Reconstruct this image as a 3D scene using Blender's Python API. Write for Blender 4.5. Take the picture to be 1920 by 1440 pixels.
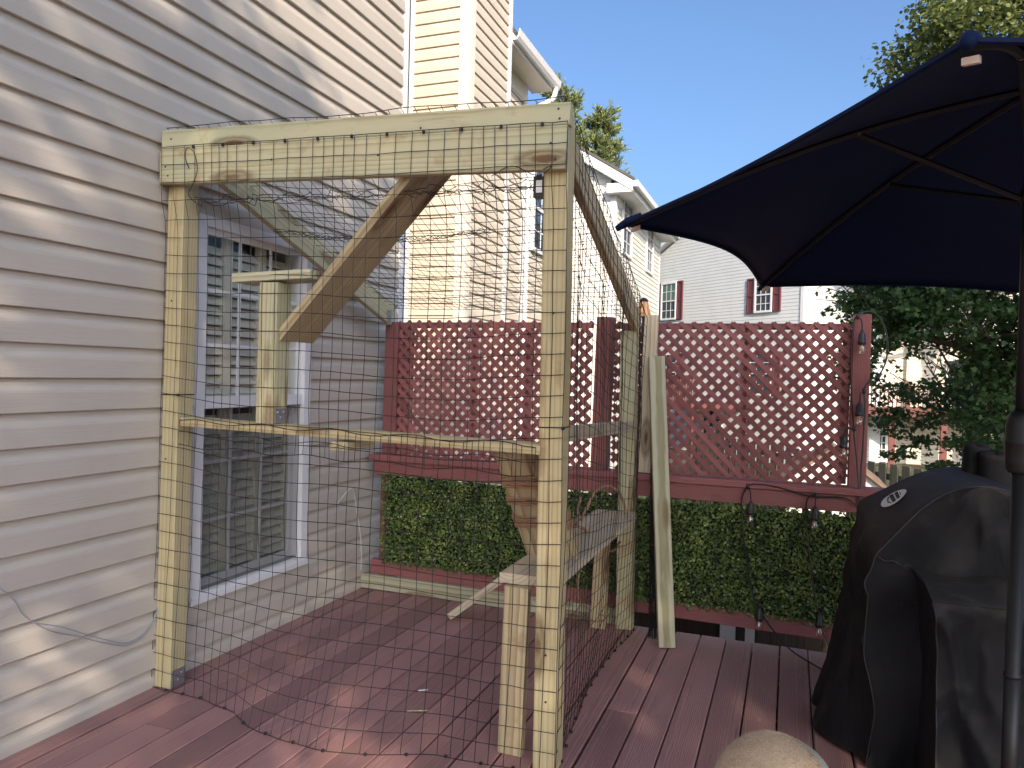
import bpy, bmesh, math, random
import numpy as np
from mathutils import Vector, Matrix, noise as mnoise

# ------------------------------------------------------------------ clear
for o in list(bpy.data.objects):
    bpy.data.objects.remove(o, do_unlink=True)
scene = bpy.context.scene
COL = scene.collection
rnd = random.Random(11)
V = Vector

# ------------------------------------------------------------------ camera
cam_d = bpy.data.cameras.new('camera')
cam = bpy.data.objects.new('camera', cam_d)
COL.objects.link(cam)
scene.camera = cam
YAW, PITCH, ROLL = math.radians(20.308), math.radians(-0.736), math.radians(1.4987)
_f = V((-math.sin(YAW) * math.cos(PITCH), math.cos(YAW) * math.cos(PITCH), math.sin(PITCH)))
_r = V((math.cos(YAW), math.sin(YAW), 0))
_u = _r.cross(_f)
_r2 = math.cos(ROLL) * _r + math.sin(ROLL) * _u
_u2 = -math.sin(ROLL) * _r + math.cos(ROLL) * _u
cam.matrix_world = Matrix(((_r2.x, _u2.x, -_f.x, 2.647), (_r2.y, _u2.y, -_f.y, 0.0), (_r2.z, _u2.z, -_f.z, 1.435), (0, 0, 0, 1)))
cam_d.sensor_fit = 'HORIZONTAL'
cam_d.sensor_width = 36.0
cam_d.lens = 36.0 * 1415.2 / 1920.0
cam_d.clip_start = 0.05
cam_d.clip_end = 3000

# ------------------------------------------------------------------ sky, sun, exposure
SUN = V((0.60, -1.0, 0.60)).normalized()
SUN_EL = math.asin(SUN.z)
SUN_AZ = math.atan2(SUN.x, SUN.y)           # clockwise from +y
world = bpy.data.worlds.new('World')
scene.world = world
world.use_nodes = True
wn = world.node_tree
wn.nodes.clear()
sky = wn.nodes.new('ShaderNodeTexSky')
sky.sky_type = 'NISHITA'
sky.sun_disc = False
sky.sun_elevation = SUN_EL
sky.sun_rotation = SUN_AZ
sky.air_density = 1.0
sky.dust_density = 5.0
sky.ozone_density = 6.0
bg = wn.nodes.new('ShaderNodeBackground')
bg.inputs['Strength'].default_value = 0.15
wo = wn.nodes.new('ShaderNodeOutputWorld')
wn.links.new(sky.outputs[0], bg.inputs[0])
wn.links.new(bg.outputs[0], wo.inputs[0])
sun_d = bpy.data.lights.new('sun', 'SUN')
sun_d.energy = 4.0
sun_d.angle = math.radians(0.53)
sun_d.color = (1.0, 0.83, 0.63)
sun = bpy.data.objects.new('sun', sun_d)
COL.objects.link(sun)
sun.rotation_euler = (-SUN).to_track_quat('-Z', 'Y').to_euler()
sun.location = (8, -12, 14)
vs = scene.view_settings
vs.view_transform = 'Standard'
vs.look = 'None'
vs.exposure = 0.8
vs.gamma = 1.0
vs.use_curve_mapping = False
scene.cycles.max_bounces = 6
scene.cycles.diffuse_bounces = 3
scene.cycles.glossy_bounces = 3
scene.cycles.transmission_bounces = 3
scene.cycles.transparent_max_bounces = 12

# ------------------------------------------------------------------ node helpers
class NT:
    def __init__(self, name):
        self.m = bpy.data.materials.new(name)
        self.m.use_nodes = True
        self.t = self.m.node_tree
        self.t.nodes.clear()
        self.out = self.t.nodes.new('ShaderNodeOutputMaterial')
    def n(self, typ, **kw):
        nd = self.t.nodes.new('ShaderNode' + typ)
        ins = kw.pop('ins', {})
        for k, v in kw.items():
            setattr(nd, k, v)
        for k, v in ins.items():
            self.put(nd, k, v)
        return nd
    def put(self, nd, k, v):
        s = nd.inputs[k]
        if isinstance(v, bpy.types.NodeSocket):
            self.t.links.new(v, s)
        else:
            if isinstance(v, (tuple, list)) and len(v) == 3 and s.type == 'RGBA':
                v = (*v, 1)
            s.default_value = v
    def math(self, op, a, b=0.0, c=0.0, clamp=False):
        nd = self.n('Math', operation=op, use_clamp=clamp)
        self.put(nd, 0, a); self.put(nd, 1, b); self.put(nd, 2, c)
        return nd.outputs[0]
    def vmul(self, a, b):
        nd = self.n('VectorMath', operation='MULTIPLY')
        self.put(nd, 0, a); self.put(nd, 1, b)
        return nd.outputs[0]
    def vadd(self, a, b):
        nd = self.n('VectorMath', operation='ADD')
        self.put(nd, 0, a); self.put(nd, 1, b)
        return nd.outputs[0]
    def ramp(self, fac, stops):
        nd = self.n('ValToRGB')
        cr = nd.color_ramp
        while len(cr.elements) < len(stops):
            cr.elements.new(0.5)
        for e, (p, c) in zip(cr.elements, stops):
            e.position = p
            e.color = (*c, 1) if len(c) == 3 else c
        self.put(nd, 0, fac)
        return nd.outputs[0]
    def mix(self, fac, a, b, blend='MIX'):
        nd = self.n('Mix', data_type='RGBA', blend_type=blend)
        self.put(nd, 0, fac); self.put(nd, 6, a); self.put(nd, 7, b)
        return nd.outputs[2]
    def noise(self, vec, scale, detail=3.0, rough=0.55, dist=0.0):
        nd = self.n('TexNoise', ins={'Scale': scale, 'Detail': detail, 'Roughness': rough, 'Distortion': dist})
        if vec is not None:
            self.put(nd, 'Vector', vec)
        return nd.outputs[0]
    def obj(self):
        return self.n('TexCoord').outputs['Object']
    def geo(self):
        return self.n('NewGeometry').outputs['Position']
    def rand(self):
        return self.n('ObjectInfo').outputs['Random']
    def bump(self, h, strength, dist=0.002):
        return self.n('Bump', ins={'Height': h, 'Strength': strength, 'Distance': dist}).outputs[0]
    def bsdf(self, color, rough=0.6, normal=None, **kw):
        b = self.n('BsdfPrincipled')
        self.put(b, 'Base Color', color)
        self.put(b, 'Roughness', rough)
        for k, v in kw.items():
            self.put(b, k.replace('_', ' '), v)
        if normal is not None:
            self.put(b, 'Normal', normal)
        self.t.links.new(b.outputs[0], self.out.inputs[0])
        return b

def flat_mat(name, col, rough=0.6, vary=0.12, nscale=6.0, bump=0.0, **kw):
    t = NT(name)
    p = t.geo()
    n = t.noise(p, nscale, 4)
    c = t.mix(n, tuple(x * (1 - vary) for x in col), tuple(min(1, x * (1 + vary)) for x in col))
    nm = None
    if bump:
        nm = t.bump(t.noise(p, nscale * 14, 3), bump, 0.003)
    t.bsdf(c, rough, nm, **kw)
    return t.m

def wood_mat(name, light, dark, tint, ring=28.0, rough=0.68, knot=True, stain=None, contrast=1.0):
    """planed softwood: rings about the board's length axis (local x)"""
    t = NT(name)
    o = t.obj()
    r = t.rand()
    off = t.n('CombineXYZ', ins={'X': t.math('MULTIPLY', r, 37.0), 'Y': t.math('MULTIPLY_ADD', r, 0.11, -0.03), 'Z': t.math('MULTIPLY_ADD', t.math('FRACT', t.math('MULTIPLY', r, 17.3)), 0.10, 0.015)}).outputs[0]
    p = t.vadd(o, off)
    q = t.vmul(p, (0.16, 1.0, 1.0))
    wv = t.n('TexWave', wave_type='RINGS', rings_direction='X', wave_profile='SAW',
             ins={'Vector': q, 'Scale': ring, 'Distortion': 2.4, 'Detail': 3.0, 'Detail Scale': 1.1, 'Detail Roughness': 0.55}).outputs[1]
    fib = t.noise(t.vmul(p, (5.0, 160.0, 160.0)), 1.0, 3)
    big = t.noise(t.vmul(p, (1.3, 9.0, 9.0)), 1.0, 3)
    g = t.ramp(wv, [(0.0, (0, 0, 0)), (0.55, (0.25, 0.25, 0.25)), (0.9, (1, 1, 1)), (1.0, (0.2, 0.2, 0.2))])
    c = t.mix(t.math('MULTIPLY', g, 0.85 * contrast, clamp=True), light, dark)
    c = t.mix(t.math('MULTIPLY', t.ramp(big, [(0.38, (0, 0, 0)), (0.66, (1, 1, 1))]), 0.75), c, t.mix(0.55, c, tint))
    c = t.mix(t.math('MULTIPLY', fib, 0.22), c, tuple(x * 0.72 for x in light))
    hv = t.n('HueSaturation', ins={'Value': t.math('MULTIPLY_ADD', t.math('FRACT', t.math('MULTIPLY', r, 7.7)), 0.22, 0.88), 'Color': c})
    c = hv.outputs[0]
    hgt = t.math('MULTIPLY_ADD', g, 0.6, t.math('MULTIPLY', fib, 0.6))
    if knot:
        vo = t.n('TexVoronoi', feature='F1', ins={'Vector': t.vmul(p, (1.9, 7.0, 7.0)), 'Scale': 1.0})
        d = t.math('ADD', vo.outputs['Distance'], t.math('MULTIPLY', t.noise(p, 60, 2), 0.05))
        k = t.ramp(d, [(0.10, (1, 1, 1)), (0.16, (0.45, 0.45, 0.45)), (0.21, (0.7, 0.7, 0.7)), (0.30, (0, 0, 0))])
        c = t.mix(k, c, (0.15, 0.085, 0.04))
        str_ = t.ramp(t.noise(t.vmul(t.vadd(p, (9, 3, 4)), (2.2, 26.0, 26.0)), 1.0, 4, 0.6), [(0.60, (0, 0, 0)), (0.70, (1, 1, 1))])
        c = t.mix(t.math('MULTIPLY', str_, 0.45), c, (0.24, 0.16, 0.075))
    if stain:
        s = t.ramp(t.noise(t.vadd(p, (3, 7, 1)), 7.0, 4, 0.6), [(0.6, (0, 0, 0)), (0.75, (1, 1, 1))])
        c = t.mix(t.math('MULTIPLY', s, 0.7), c, stain)
    t.bsdf(c, rough, t.bump(hgt, 0.35, 0.0016), Specular_IOR_Level=0.3)
    return t.m

def paint_wood_mat(name, col, wear_col, wear=0.5, rough=0.62, deck=False):
    """stained / painted boards with grain showing through; local x is the length"""
    t = NT(name)
    o = t.obj()
    r = t.rand()
    off = t.n('CombineXYZ', ins={'X': t.math('MULTIPLY', r, 51.0), 'Y': t.math('MULTIPLY_ADD', r, 0.2, -0.1), 'Z': t.math('MULTIPLY_ADD', t.math('FRACT', t.math('MULTIPLY', r, 13.7)), 0.08, 0.02)}).outputs[0]
    p = t.vadd(o, off)
    wv = t.n('TexWave', wave_type='RINGS', rings_direction='X', wave_profile='SIN',
             ins={'Vector': t.vmul(p, (0.16, 1.0, 1.0)), 'Scale': 42.0, 'Distortion': 3.5, 'Detail': 3.0, 'Detail Scale': 1.2}).outputs[1]
    fib = t.noise(t.vmul(p, (4.0, 150.0, 150.0)), 1.0, 4)
    big = t.noise(t.vmul(p, (2.2, 5.0, 5.0)), 1.0, 4)
    c = t.mix(t.ramp(big, [(0.3, (0, 0, 0)), (0.7, (1, 1, 1))]), tuple(x * 0.86 for x in col), tuple(x * 1.12 for x in col))
    c = t.mix(t.math('MULTIPLY', wv, 0.55 if deck else 0.2), c, tuple(x * 0.6 for x in col))
    c = t.n('HueSaturation', ins={'Value': t.math('MULTIPLY_ADD', t.math('FRACT', t.math('MULTIPLY', r, 9.1)), 0.42, 0.78), 'Color': c}).outputs[0]
    if deck:
        cr = t.ramp(t.noise(t.vmul(p, (1.6, 60.0, 60.0)), 1.0, 5, 0.65), [(0.62, (0, 0, 0)), (0.70, (1, 1, 1))])
        zone = t.ramp(t.noise(t.vmul(p, (0.8, 2.0, 2.0)), 1.0, 2), [(0.45, (0, 0, 0)), (0.62, (1, 1, 1))])
        c = t.mix(t.math('MULTIPLY', t.math('MULTIPLY', cr, zone), 0.8), c, (0.035, 0.018, 0.018))
        w = t.ramp(t.noise(t.vmul(t.vadd(p, (5, 2, 0)), (5.0, 22.0, 22.0)), 1.0, 5, 0.7), [(0.67, (0, 0, 0)), (0.71, (1, 1, 1))])
        c = t.mix(t.math('MULTIPLY', w, wear), c, wear_col)
    hgt = t.math('MULTIPLY_ADD', wv, 0.5, t.math('MULTIPLY', fib, 0.8))
    rr = t.math('MULTIPLY_ADD', big, 0.2, rough - 0.1)
    t.bsdf(c, rr, t.bump(hgt, 0.7, 0.002), Specular_IOR_Level=0.35)
    return t.m

def siding_mat(name, col, emboss=0.25, axis_y=True, lines=None, grime=0.10):
    t = NT(name)
    p = t.geo()
    o = t.obj()
    r = t.rand()
    g = t.noise(t.vmul(t.vadd(o, t.n('CombineXYZ', ins={'X': t.math('MULTIPLY', r, 40.0)}).outputs[0]), (7.0, 60.0, 150.0)), 1.0, 3, 0.6)
    m = t.noise(p, 1.1, 4, 0.6)
    st = t.noise(t.vmul(p, (3.5, 3.5, 0.5)), 1.0, 4, 0.6)
    c = t.mix(t.ramp(m, [(0.3, (0, 0, 0)), (0.7, (1, 1, 1))]), tuple(x * (1 - grime * 0.6) for x in col), tuple(min(1, x * 1.03) for x in col))
    c = t.mix(t.math('MULTIPLY', t.ramp(st, [(0.5, (0, 0, 0)), (0.75, (1, 1, 1))]), grime * 1.6), c, tuple(x * f for x, f in zip(col, (0.72, 0.70, 0.66))))
    c = t.mix(t.math('MULTIPLY', t.ramp(g, [(0.35, (0, 0, 0)), (0.65, (1, 1, 1))]), 0.16), c, tuple(x * 0.72 for x in col))
    hgt = g
    nm = t.bump(hgt, emboss, 0.0012)
    if lines:
        z = t.n('SeparateXYZ', ins={0: p}).outputs[2]
        fr = t.math('FRACT', t.math('DIVIDE', z, lines))
        lip = t.ramp(fr, [(0.0, (0, 0, 0)), (0.05, (0.1, 0.1, 0.1)), (0.1, (1, 1, 1)), (1.0, (0.75, 0.75, 0.75))])
        nm = t.n('Bump', ins={'Height': lip, 'Strength': 0.8, 'Distance': 0.03, 'Normal': nm}).outputs[0]
    t.bsdf(c, 0.5, nm, Specular_IOR_Level=0.35)
    return t.m

def leaf_mat(name, dark, light, rough=0.5, trans=0.25):
    t = NT(name)
    a = t.n('Attribute', attribute_name='rnd').outputs['Fac']
    c = t.ramp(a, [(0.0, dark), (0.75, tuple((x + y) / 2 for x, y in zip(dark, light))), (1.0, light)])
    b = t.bsdf(c, rough, Specular_IOR_Level=0.4)
    if trans:
        tr = t.n('BsdfTranslucent')
        t.put(tr, 0, t.mix(0.5, c, tuple(min(1, x * 1.5) for x in light)))
        ms = t.n('MixShader')
        t.put(ms, 0, trans)
        t.t.links.new(b.outputs[0], ms.inputs[1])
        t.t.links.new(tr.outputs[0], ms.inputs[2])
        t.t.links.new(ms.outputs[0], t.out.inputs[0])
    return t.m

def glass_mat(name, tint=(0.92, 0.95, 0.96), refl=1.0, base=0.06):
    t = NT(name)
    tr = t.n('BsdfTransparent', ins={0: (*tint, 1)})
    gl = t.n('BsdfGlossy', ins={'Color': (1, 1, 1, 1), 'Roughness': 0.02})
    fr = t.math('MULTIPLY_ADD', t.math('POWER', t.n('LayerWeight', ins={0: 0.5}).outputs['Facing'], 5.0), 0.94, 0.04)
    f = t.math('MULTIPLY_ADD', fr, refl, base, clamp=True)
    ms = t.n('MixShader', ins={0: f})
    t.t.links.new(tr.outputs[0], ms.inputs[1])
    t.t.links.new(gl.outputs[0], ms.inputs[2])
    t.t.links.new(ms.outputs[0], t.out.inputs[0])
    return t.m

def screen_mat(name):
    t = NT(name)
    tr = t.n('BsdfTransparent', ins={0: (1, 1, 1, 1)})
    df = t.n('BsdfDiffuse', ins={0: (0.03, 0.032, 0.036, 1)})
    ms = t.n('MixShader', ins={0: 0.40})
    t.t.links.new(tr.outputs[0], ms.inputs[1])
    t.t.links.new(df.outputs[0], ms.inputs[2])
    t.t.links.new(ms.outputs[0], t.out.inputs[0])
    return t.m

M = {}
M['pine'] = wood_mat('pressure_treated_pine', (0.60, 0.50, 0.29), (0.36, 0.25, 0.10), (0.44, 0.44, 0.28), ring=19)
M['pine_green'] = wood_mat('green_tinted_pine', (0.52, 0.48, 0.31), (0.31, 0.26, 0.13), (0.36, 0.41, 0.29), ring=22, stain=(0.34, 0.22, 0.12))
M['pine_fresh'] = wood_mat('pale_green_pine', (0.54, 0.51, 0.36), (0.27, 0.23, 0.11), (0.42, 0.46, 0.34), ring=14, contrast=1.15)
M['pine_grey'] = wood_mat('weathered_pine', (0.62, 0.53, 0.39), (0.38, 0.28, 0.16), (0.54, 0.49, 0.40), ring=20, stain=(0.60, 0.50, 0.40))
M['pine_stained'] = wood_mat('dirty_pine', (0.56, 0.47, 0.30), (0.32, 0.22, 0.11), (0.30, 0.24, 0.14), ring=18, contrast=1.25, stain=(0.24, 0.17, 0.09))
M['deck'] = paint_wood_mat('red_deck_stain', (0.38, 0.205, 0.192), (0.36, 0.30, 0.29), 0.55, 0.55, True)
M['fence_red'] = paint_wood_mat('red_fence_stain', (0.29, 0.108, 0.104), (0.3, 0.2, 0.2), 0.2, 0.6)
M['siding'] = siding_mat('vinyl_siding', (0.515, 0.470, 0.415), 0.7)
M['siding_cream'] = siding_mat('cream_vinyl_siding', (0.62, 0.555, 0.465), 0.3)
M['siding_white'] = siding_mat('white_vinyl_siding', (0.74, 0.72, 0.67), 0.1)
M['siding_blue'] = siding_mat('pale_blue_siding', (0.66, 0.69, 0.70), 0.1, lines=0.127)
M['siding_far'] = siding_mat('cream_far_siding', (0.72, 0.66, 0.54), 0.1, lines=0.15)
M['trim'] = flat_mat('white_vinyl_trim', (0.74, 0.74, 0.76), 0.45, 0.05, 3.0)
M['trim_cream'] = flat_mat('cream_trim', (0.74, 0.69, 0.60), 0.45, 0.05, 3.0)
M['wall_body'] = flat_mat('sheathing', (0.42, 0.39, 0.36), 0.8, 0.1, 2.0)
M['room'] = flat_mat('room_interior', (0.20, 0.19, 0.18), 0.9, 0.1, 2.0)
M['glass'] = glass_mat('window_glass', refl=1.0, base=0.015)
M['bulb'] = glass_mat('bulb_glass', (0.93, 0.88, 0.80), 1.2, 0.08)
M['screen'] = screen_mat('insect_screen')
M['louver'] = flat_mat('shutter_louver', (0.72, 0.68, 0.57), 0.5, 0.05, 4.0)
M['far_glass'] = flat_mat('dark_window_glass', (0.05, 0.065, 0.08), 0.08, 0.2, 1.0)
M['curtain'] = flat_mat('green_curtain_glass', (0.10, 0.17, 0.15), 0.15, 0.25, 1.0)
M['shutter_red'] = flat_mat('wine_shutter', (0.13, 0.045, 0.055), 0.5, 0.1, 4.0)
M['roof'] = flat_mat('asphalt_shingle', (0.09, 0.085, 0.08), 0.9, 0.3, 9.0, 0.6)
M['roof_brown'] = flat_mat('brown_shingle', (0.20, 0.14, 0.10), 0.9, 0.3, 12.0, 0.6)
M['net'] = flat_mat('black_plastic_net', (0.012, 0.011, 0.012), 0.45, 0.2, 8.0)
M['black'] = flat_mat('black_plastic', (0.018, 0.018, 0.019), 0.4, 0.2, 8.0)
M['steel'] = flat_mat('galvanised_steel', (0.46, 0.48, 0.52), 0.42, 0.2, 40.0, 0.1, Metallic=0.85)
M['cable_grey'] = flat_mat('grey_cable', (0.30, 0.33, 0.37), 0.5, 0.1, 5.0)
M['white'] = flat_mat('white_plastic', (0.78, 0.78, 0.78), 0.5, 0.05, 5.0)
M['bronze'] = flat_mat('bronze_pole', (0.026, 0.027, 0.030), 0.5, 0.15, 6.0, Metallic=0.6)
M['dark_metal'] = flat_mat('dark_rib', (0.002, 0.003, 0.008), 0.7, 0.15, 6.0)
M['tab'] = flat_mat('pale_rib_tab', (0.62, 0.50, 0.44), 0.5, 0.1, 20.0)
M['rope'] = flat_mat('sisal_rope', (0.34, 0.19, 0.11), 0.9, 0.35, 120.0, 0.5)
M['copper'] = flat_mat('copper_shade', (0.72, 0.36, 0.15), 0.35, 0.15, 30.0, Metallic=0.3)
M['bark'] = flat_mat('bark', (0.085, 0.065, 0.05), 0.95, 0.35, 14.0, 0.9)
M['maple_leaf'] = leaf_mat('maple_leaf', (0.018, 0.042, 0.016), (0.085, 0.16, 0.045))
M['tall_leaf'] = leaf_mat('tall_tree_leaf', (0.05, 0.085, 0.025), (0.25, 0.27, 0.085), 0.45, 0.3)
M['shade_leaf'] = leaf_mat('shade_tree_leaf', (0.04, 0.08, 0.025), (0.10, 0.16, 0.05), 0.5, 0.12)
M['needle'] = leaf_mat('pine_needle', (0.11, 0.15, 0.06), (0.34, 0.38, 0.16), 0.6, 0.25)
M['box_leaf'] = leaf_mat('plastic_boxwood_leaf', (0.022, 0.058, 0.020), (0.36, 0.46, 0.11), 0.36, 0.10)
M['box_back'] = flat_mat('dark_mat_backing', (0.008, 0.018, 0.008), 0.8, 0.4, 40.0)
M['old_fence'] = wood_mat('aged_fence_wood', (0.115, 0.105, 0.085), (0.06, 0.055, 0.045), (0.09, 0.10, 0.075), ring=30, knot=False)
M['dark_boards'] = wood_mat('dark_board_wood', (0.085, 0.06, 0.045), (0.045, 0.03, 0.022), (0.06, 0.05, 0.04), ring=30, knot=False)
M['far_red'] = flat_mat('red_painted_timber', (0.15, 0.05, 0.042), 0.6, 0.15, 5.0)

def grass_mat():
    t = NT('lawn')
    p = t.geo()
    a = t.noise(p, 0.5, 4)
    b = t.noise(p, 30.0, 3)
    c = t.mix(t.ramp(a, [(0.4, (0, 0, 0)), (0.65, (1, 1, 1))]), (0.045, 0.07, 0.025), (0.12, 0.10, 0.065))
    c = t.mix(t.math('MULTIPLY', b, 0.6), c, (0.02, 0.03, 0.012))
    t.bsdf(c, 0.95, t.bump(b, 0.8, 0.03))
    return t.m
M['lawn'] = grass_mat()

def fabric_mat(name, col, fade, weave=900.0, fold=True, dust=None):
    t = NT(name)
    p = t.geo()
    big = t.noise(p, 2.2, 4, 0.6)
    fine = t.noise(t.vmul(p, (weave, weave, weave)), 1.0, 1)
    c = t.mix(t.ramp(big, [(0.35, (0, 0, 0)), (0.7, (1, 1, 1))]), col, fade)
    rough = 0.62
    if dust:
        d = t.ramp(t.noise(p, 14.0, 5, 0.7), [(0.54, (0, 0, 0)), (0.72, (1, 1, 1))])
        up = t.n('SeparateXYZ', ins={0: t.n('NewGeometry').outputs['Normal']}).outputs[2]
        d = t.math('MULTIPLY', t.math('MULTIPLY_ADD', d, 0.6, 0.4), t.ramp(up, [(0.10, (0.03, 0.03, 0.03)), (0.55, (0.85, 0.85, 0.85))]))
        sp = t.n('TexVoronoi', feature='F1', ins={'Vector': p, 'Scale': 26.0}).outputs['Distance']
        sp = t.ramp(sp, [(0.035, (1, 1, 1)), (0.055, (0, 0, 0))])
        spz = t.ramp(t.noise(p, 5.0, 2), [(0.56, (0, 0, 0)), (0.64, (1, 1, 1))])
        c = t.mix(d, c, dust)
        c = t.mix(t.math('MULTIPLY', t.math('MULTIPLY', sp, spz), 0.5), c, (0.35, 0.33, 0.31))
    h = t.math('MULTIPLY', fine, 0.15)
    if fold:
        w1 = t.noise(t.vmul(p, (6.0, 6.0, 2.2)), 1.0, 3, 0.5, 1.2)
        h = t.math('ADD', h, t.math('MULTIPLY', w1, 1.2))
    t.bsdf(c, rough, t.bump(h, 0.5 if fold else 0.12, 0.03), Specular_IOR_Level=0.22 if fold else 0.12)
    return t.m
M['cover'] = fabric_mat('black_grill_cover', (0.0055, 0.006, 0.0078), (0.0095, 0.0100, 0.0125), dust=(0.062, 0.056, 0.054))
M['cover_trim'] = flat_mat('cover_piping', (0.014, 0.014, 0.016), 0.5, 0.2, 20.0)
M['canopy'] = fabric_mat('navy_canopy', (0.0025, 0.0095, 0.042), (0.0034, 0.0120, 0.050), fold=False)

def plush_mat():
    t = NT('tan_plush')
    a = t.n('Attribute', attribute_name='rnd').outputs['Fac']
    p = t.geo()
    n = t.noise(p, 18.0, 3)
    c = t.mix(a, (0.46, 0.35, 0.24), (0.72, 0.58, 0.42))
    c = t.mix(t.math('MULTIPLY', n, 0.35), c, (0.36, 0.28, 0.20))
    t.bsdf(c, 0.95)
    return t.m
M['plush'] = plush_mat()
M['plush_side'] = flat_mat('grey_side_panel', (0.27, 0.27, 0.23), 0.95, 0.12, 60.0, 0.5)

# ------------------------------------------------------------------ mesh helpers
def link(o, parent=None):
    COL.objects.link(o)
    if parent is not None:
        o.parent = parent
    return o

def world_of(o):
    m = o.matrix_basis.copy()
    while o.parent is not None:
        o = o.parent
        m = o.matrix_basis @ m
    return m

def tag(o, label, cat, group=None, kind=None):
    o['label'] = label
    if cat:
        o['category'] = cat
    if group:
        o['group'] = group
    if kind:
        o['kind'] = kind
    return o

def empty(name, loc=(0, 0, 0)):
    o = bpy.data.objects.new(name, None)
    o.empty_display_size = 0.1
    o.location = loc
    return link(o)

def place(name, me, mat, parent=None, matrix=None):
    o = bpy.data.objects.new(name, me)
    if mat is not None and not me.materials:
        me.materials.append(M[mat] if isinstance(mat, str) else mat)
    link(o, parent)
    m = matrix if matrix is not None else Matrix.Identity(4)
    if parent is not None:
        m = world_of(parent).inverted() @ m
    o.matrix_basis = m
    return o

def mesh(name, verts, faces, smooth=False):
    me = bpy.data.meshes.new(name)
    me.from_pydata([tuple(v) for v in verts], [], faces)
    if smooth:
        me.polygons.foreach_set('use_smooth', [True] * len(me.polygons))
    me.update()
    return me

class MB:
    """collects shapes into one mesh"""
    def __init__(self):
        self.v, self.f = [], []
    def add(self, vs, fs):
        b = len(self.v)
        self.v += [tuple(x) for x in vs]
        self.f += [tuple(i + b for i in f) for f in fs]
        return self
    def box(self, a, b):
        x0, y0, z0 = a; x1, y1, z1 = b
        return self.add([(x0, y0, z0), (x1, y0, z0), (x1, y1, z0), (x0, y1, z0), (x0, y0, z1), (x1, y0, z1), (x1, y1, z1), (x0, y1, z1)],
                        [(0, 3, 2, 1), (4, 5, 6, 7), (0, 1, 5, 4), (1, 2, 6, 5), (2, 3, 7, 6), (3, 0, 4, 7)])
    def tube(self, pts, r, sides=6, cap=True, closed=False):
        pts = [V(p) for p in pts]
        n = len(pts)
        rr = r if isinstance(r, (list, tuple)) else [r] * n
        t0 = (pts[1] - pts[0]).normalized()
        up = V((0, 0, 1)) if abs(t0.z) < 0.9 else V((1, 0, 0))
        a = t0.cross(up).normalized()
        base = len(self.v)
        prev = t0
        for i in range(n):
            if i == 0:
                t = t0
            elif i == n - 1:
                t = (pts[i] - pts[i - 1])
            else:
                t = (pts[i + 1] - pts[i - 1])
            if t.length < 1e-9:
                t = prev
            t = t.normalized()
            a = (a - t * a.dot(t))
            a = a.normalized() if a.length > 1e-6 else t.orthogonal().normalized()
            b = t.cross(a)
            prev = t
            for k in range(sides):
                an = 2 * math.pi * k / sides
                self.v.append(tuple(pts[i] + (a * math.cos(an) + b * math.sin(an)) * rr[i]))
        m = n if closed else n - 1
        for i in range(m):
            i2 = (i + 1) % n
            for k in range(sides):
                k2 = (k + 1) % sides
                self.f.append((base + i * sides + k, base + i * sides + k2, base + i2 * sides + k2, base + i2 * sides + k))
        if cap and not closed:
            self.f.append(tuple(base + k for k in range(sides))[::-1])
            self.f.append(tuple(base + (n - 1) * sides + k for k in range(sides)))
        return self
    def lathe(self, c, prof, sides=12, axis=(0, 0, 1)):
        c = V(c)
        q = V((0, 0, 1)).rotation_difference(V(axis)).to_matrix()
        base = len(self.v)
        for r, z in prof:
            for k in range(sides):
                an = 2 * math.pi * k / sides
                self.v.append(tuple(c + q @ V((r * math.cos(an), r * math.sin(an), z))))
        for i in range(len(prof) - 1):
            for k in range(sides):
                k2 = (k + 1) % sides
                self.f.append((base + i * sides + k, base + i * sides + k2, base + (i + 1) * sides + k2, base + (i + 1) * sides + k))
        self.f.append(tuple(base + k for k in range(sides))[::-1])
        self.f.append(tuple(base + (len(prof) - 1) * sides + k for k in range(sides)))
        return self
    def grid(self, rows):
        base = len(self.v)
        w = len(rows[0])
        for r in rows:
            self.v += [tuple(p) for p in r]
        for i in range(len(rows) - 1):
            for j in range(w - 1):
                self.f.append((base + i * w + j, base + i * w + j + 1, base + (i + 1) * w + j + 1, base + (i + 1) * w + j))
        return self
    def build(self, name, mat, parent=None, smooth=False, origin=None):
        og = V(origin) if origin is not None else V((0, 0, 0))
        if origin is None and self.v:
            a = np.array(self.v)
            c = (a.min(0) + a.max(0)) / 2
            og = V((c[0], c[1], a[:, 2].min()))
        me = mesh(name, [(x - og.x, y - og.y, z - og.z) for x, y, z in self.v], self.f, smooth)
        return place(name, me, mat, parent, Matrix.Translation(og))

_prof_cache = {}
def board_mesh(L, w, t, ch=0.003):
    """chamfered board: length along x from 0, width y, thickness z, centred"""
    key = (round(L, 4), round(w, 4), round(t, 4), ch)
    if key in _prof_cache:
        return _prof_cache[key]
    a, b = w / 2, t / 2
    pr = [(-a + ch, -b), (a - ch, -b), (a, -b + ch), (a, b - ch), (a - ch, b), (-a + ch, b), (-a, b - ch), (-a, -b + ch)]
    vs = [(0, y, z) for y, z in pr] + [(L, y, z) for y, z in pr]
    fs = [(k, k + 8, (k + 1) % 8 + 8, (k + 1) % 8) for k in range(8)] + [tuple(range(8)), tuple(range(8, 16))[::-1]]
    me = mesh('board', vs, fs)
    _prof_cache[key] = me
    return me

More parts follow.
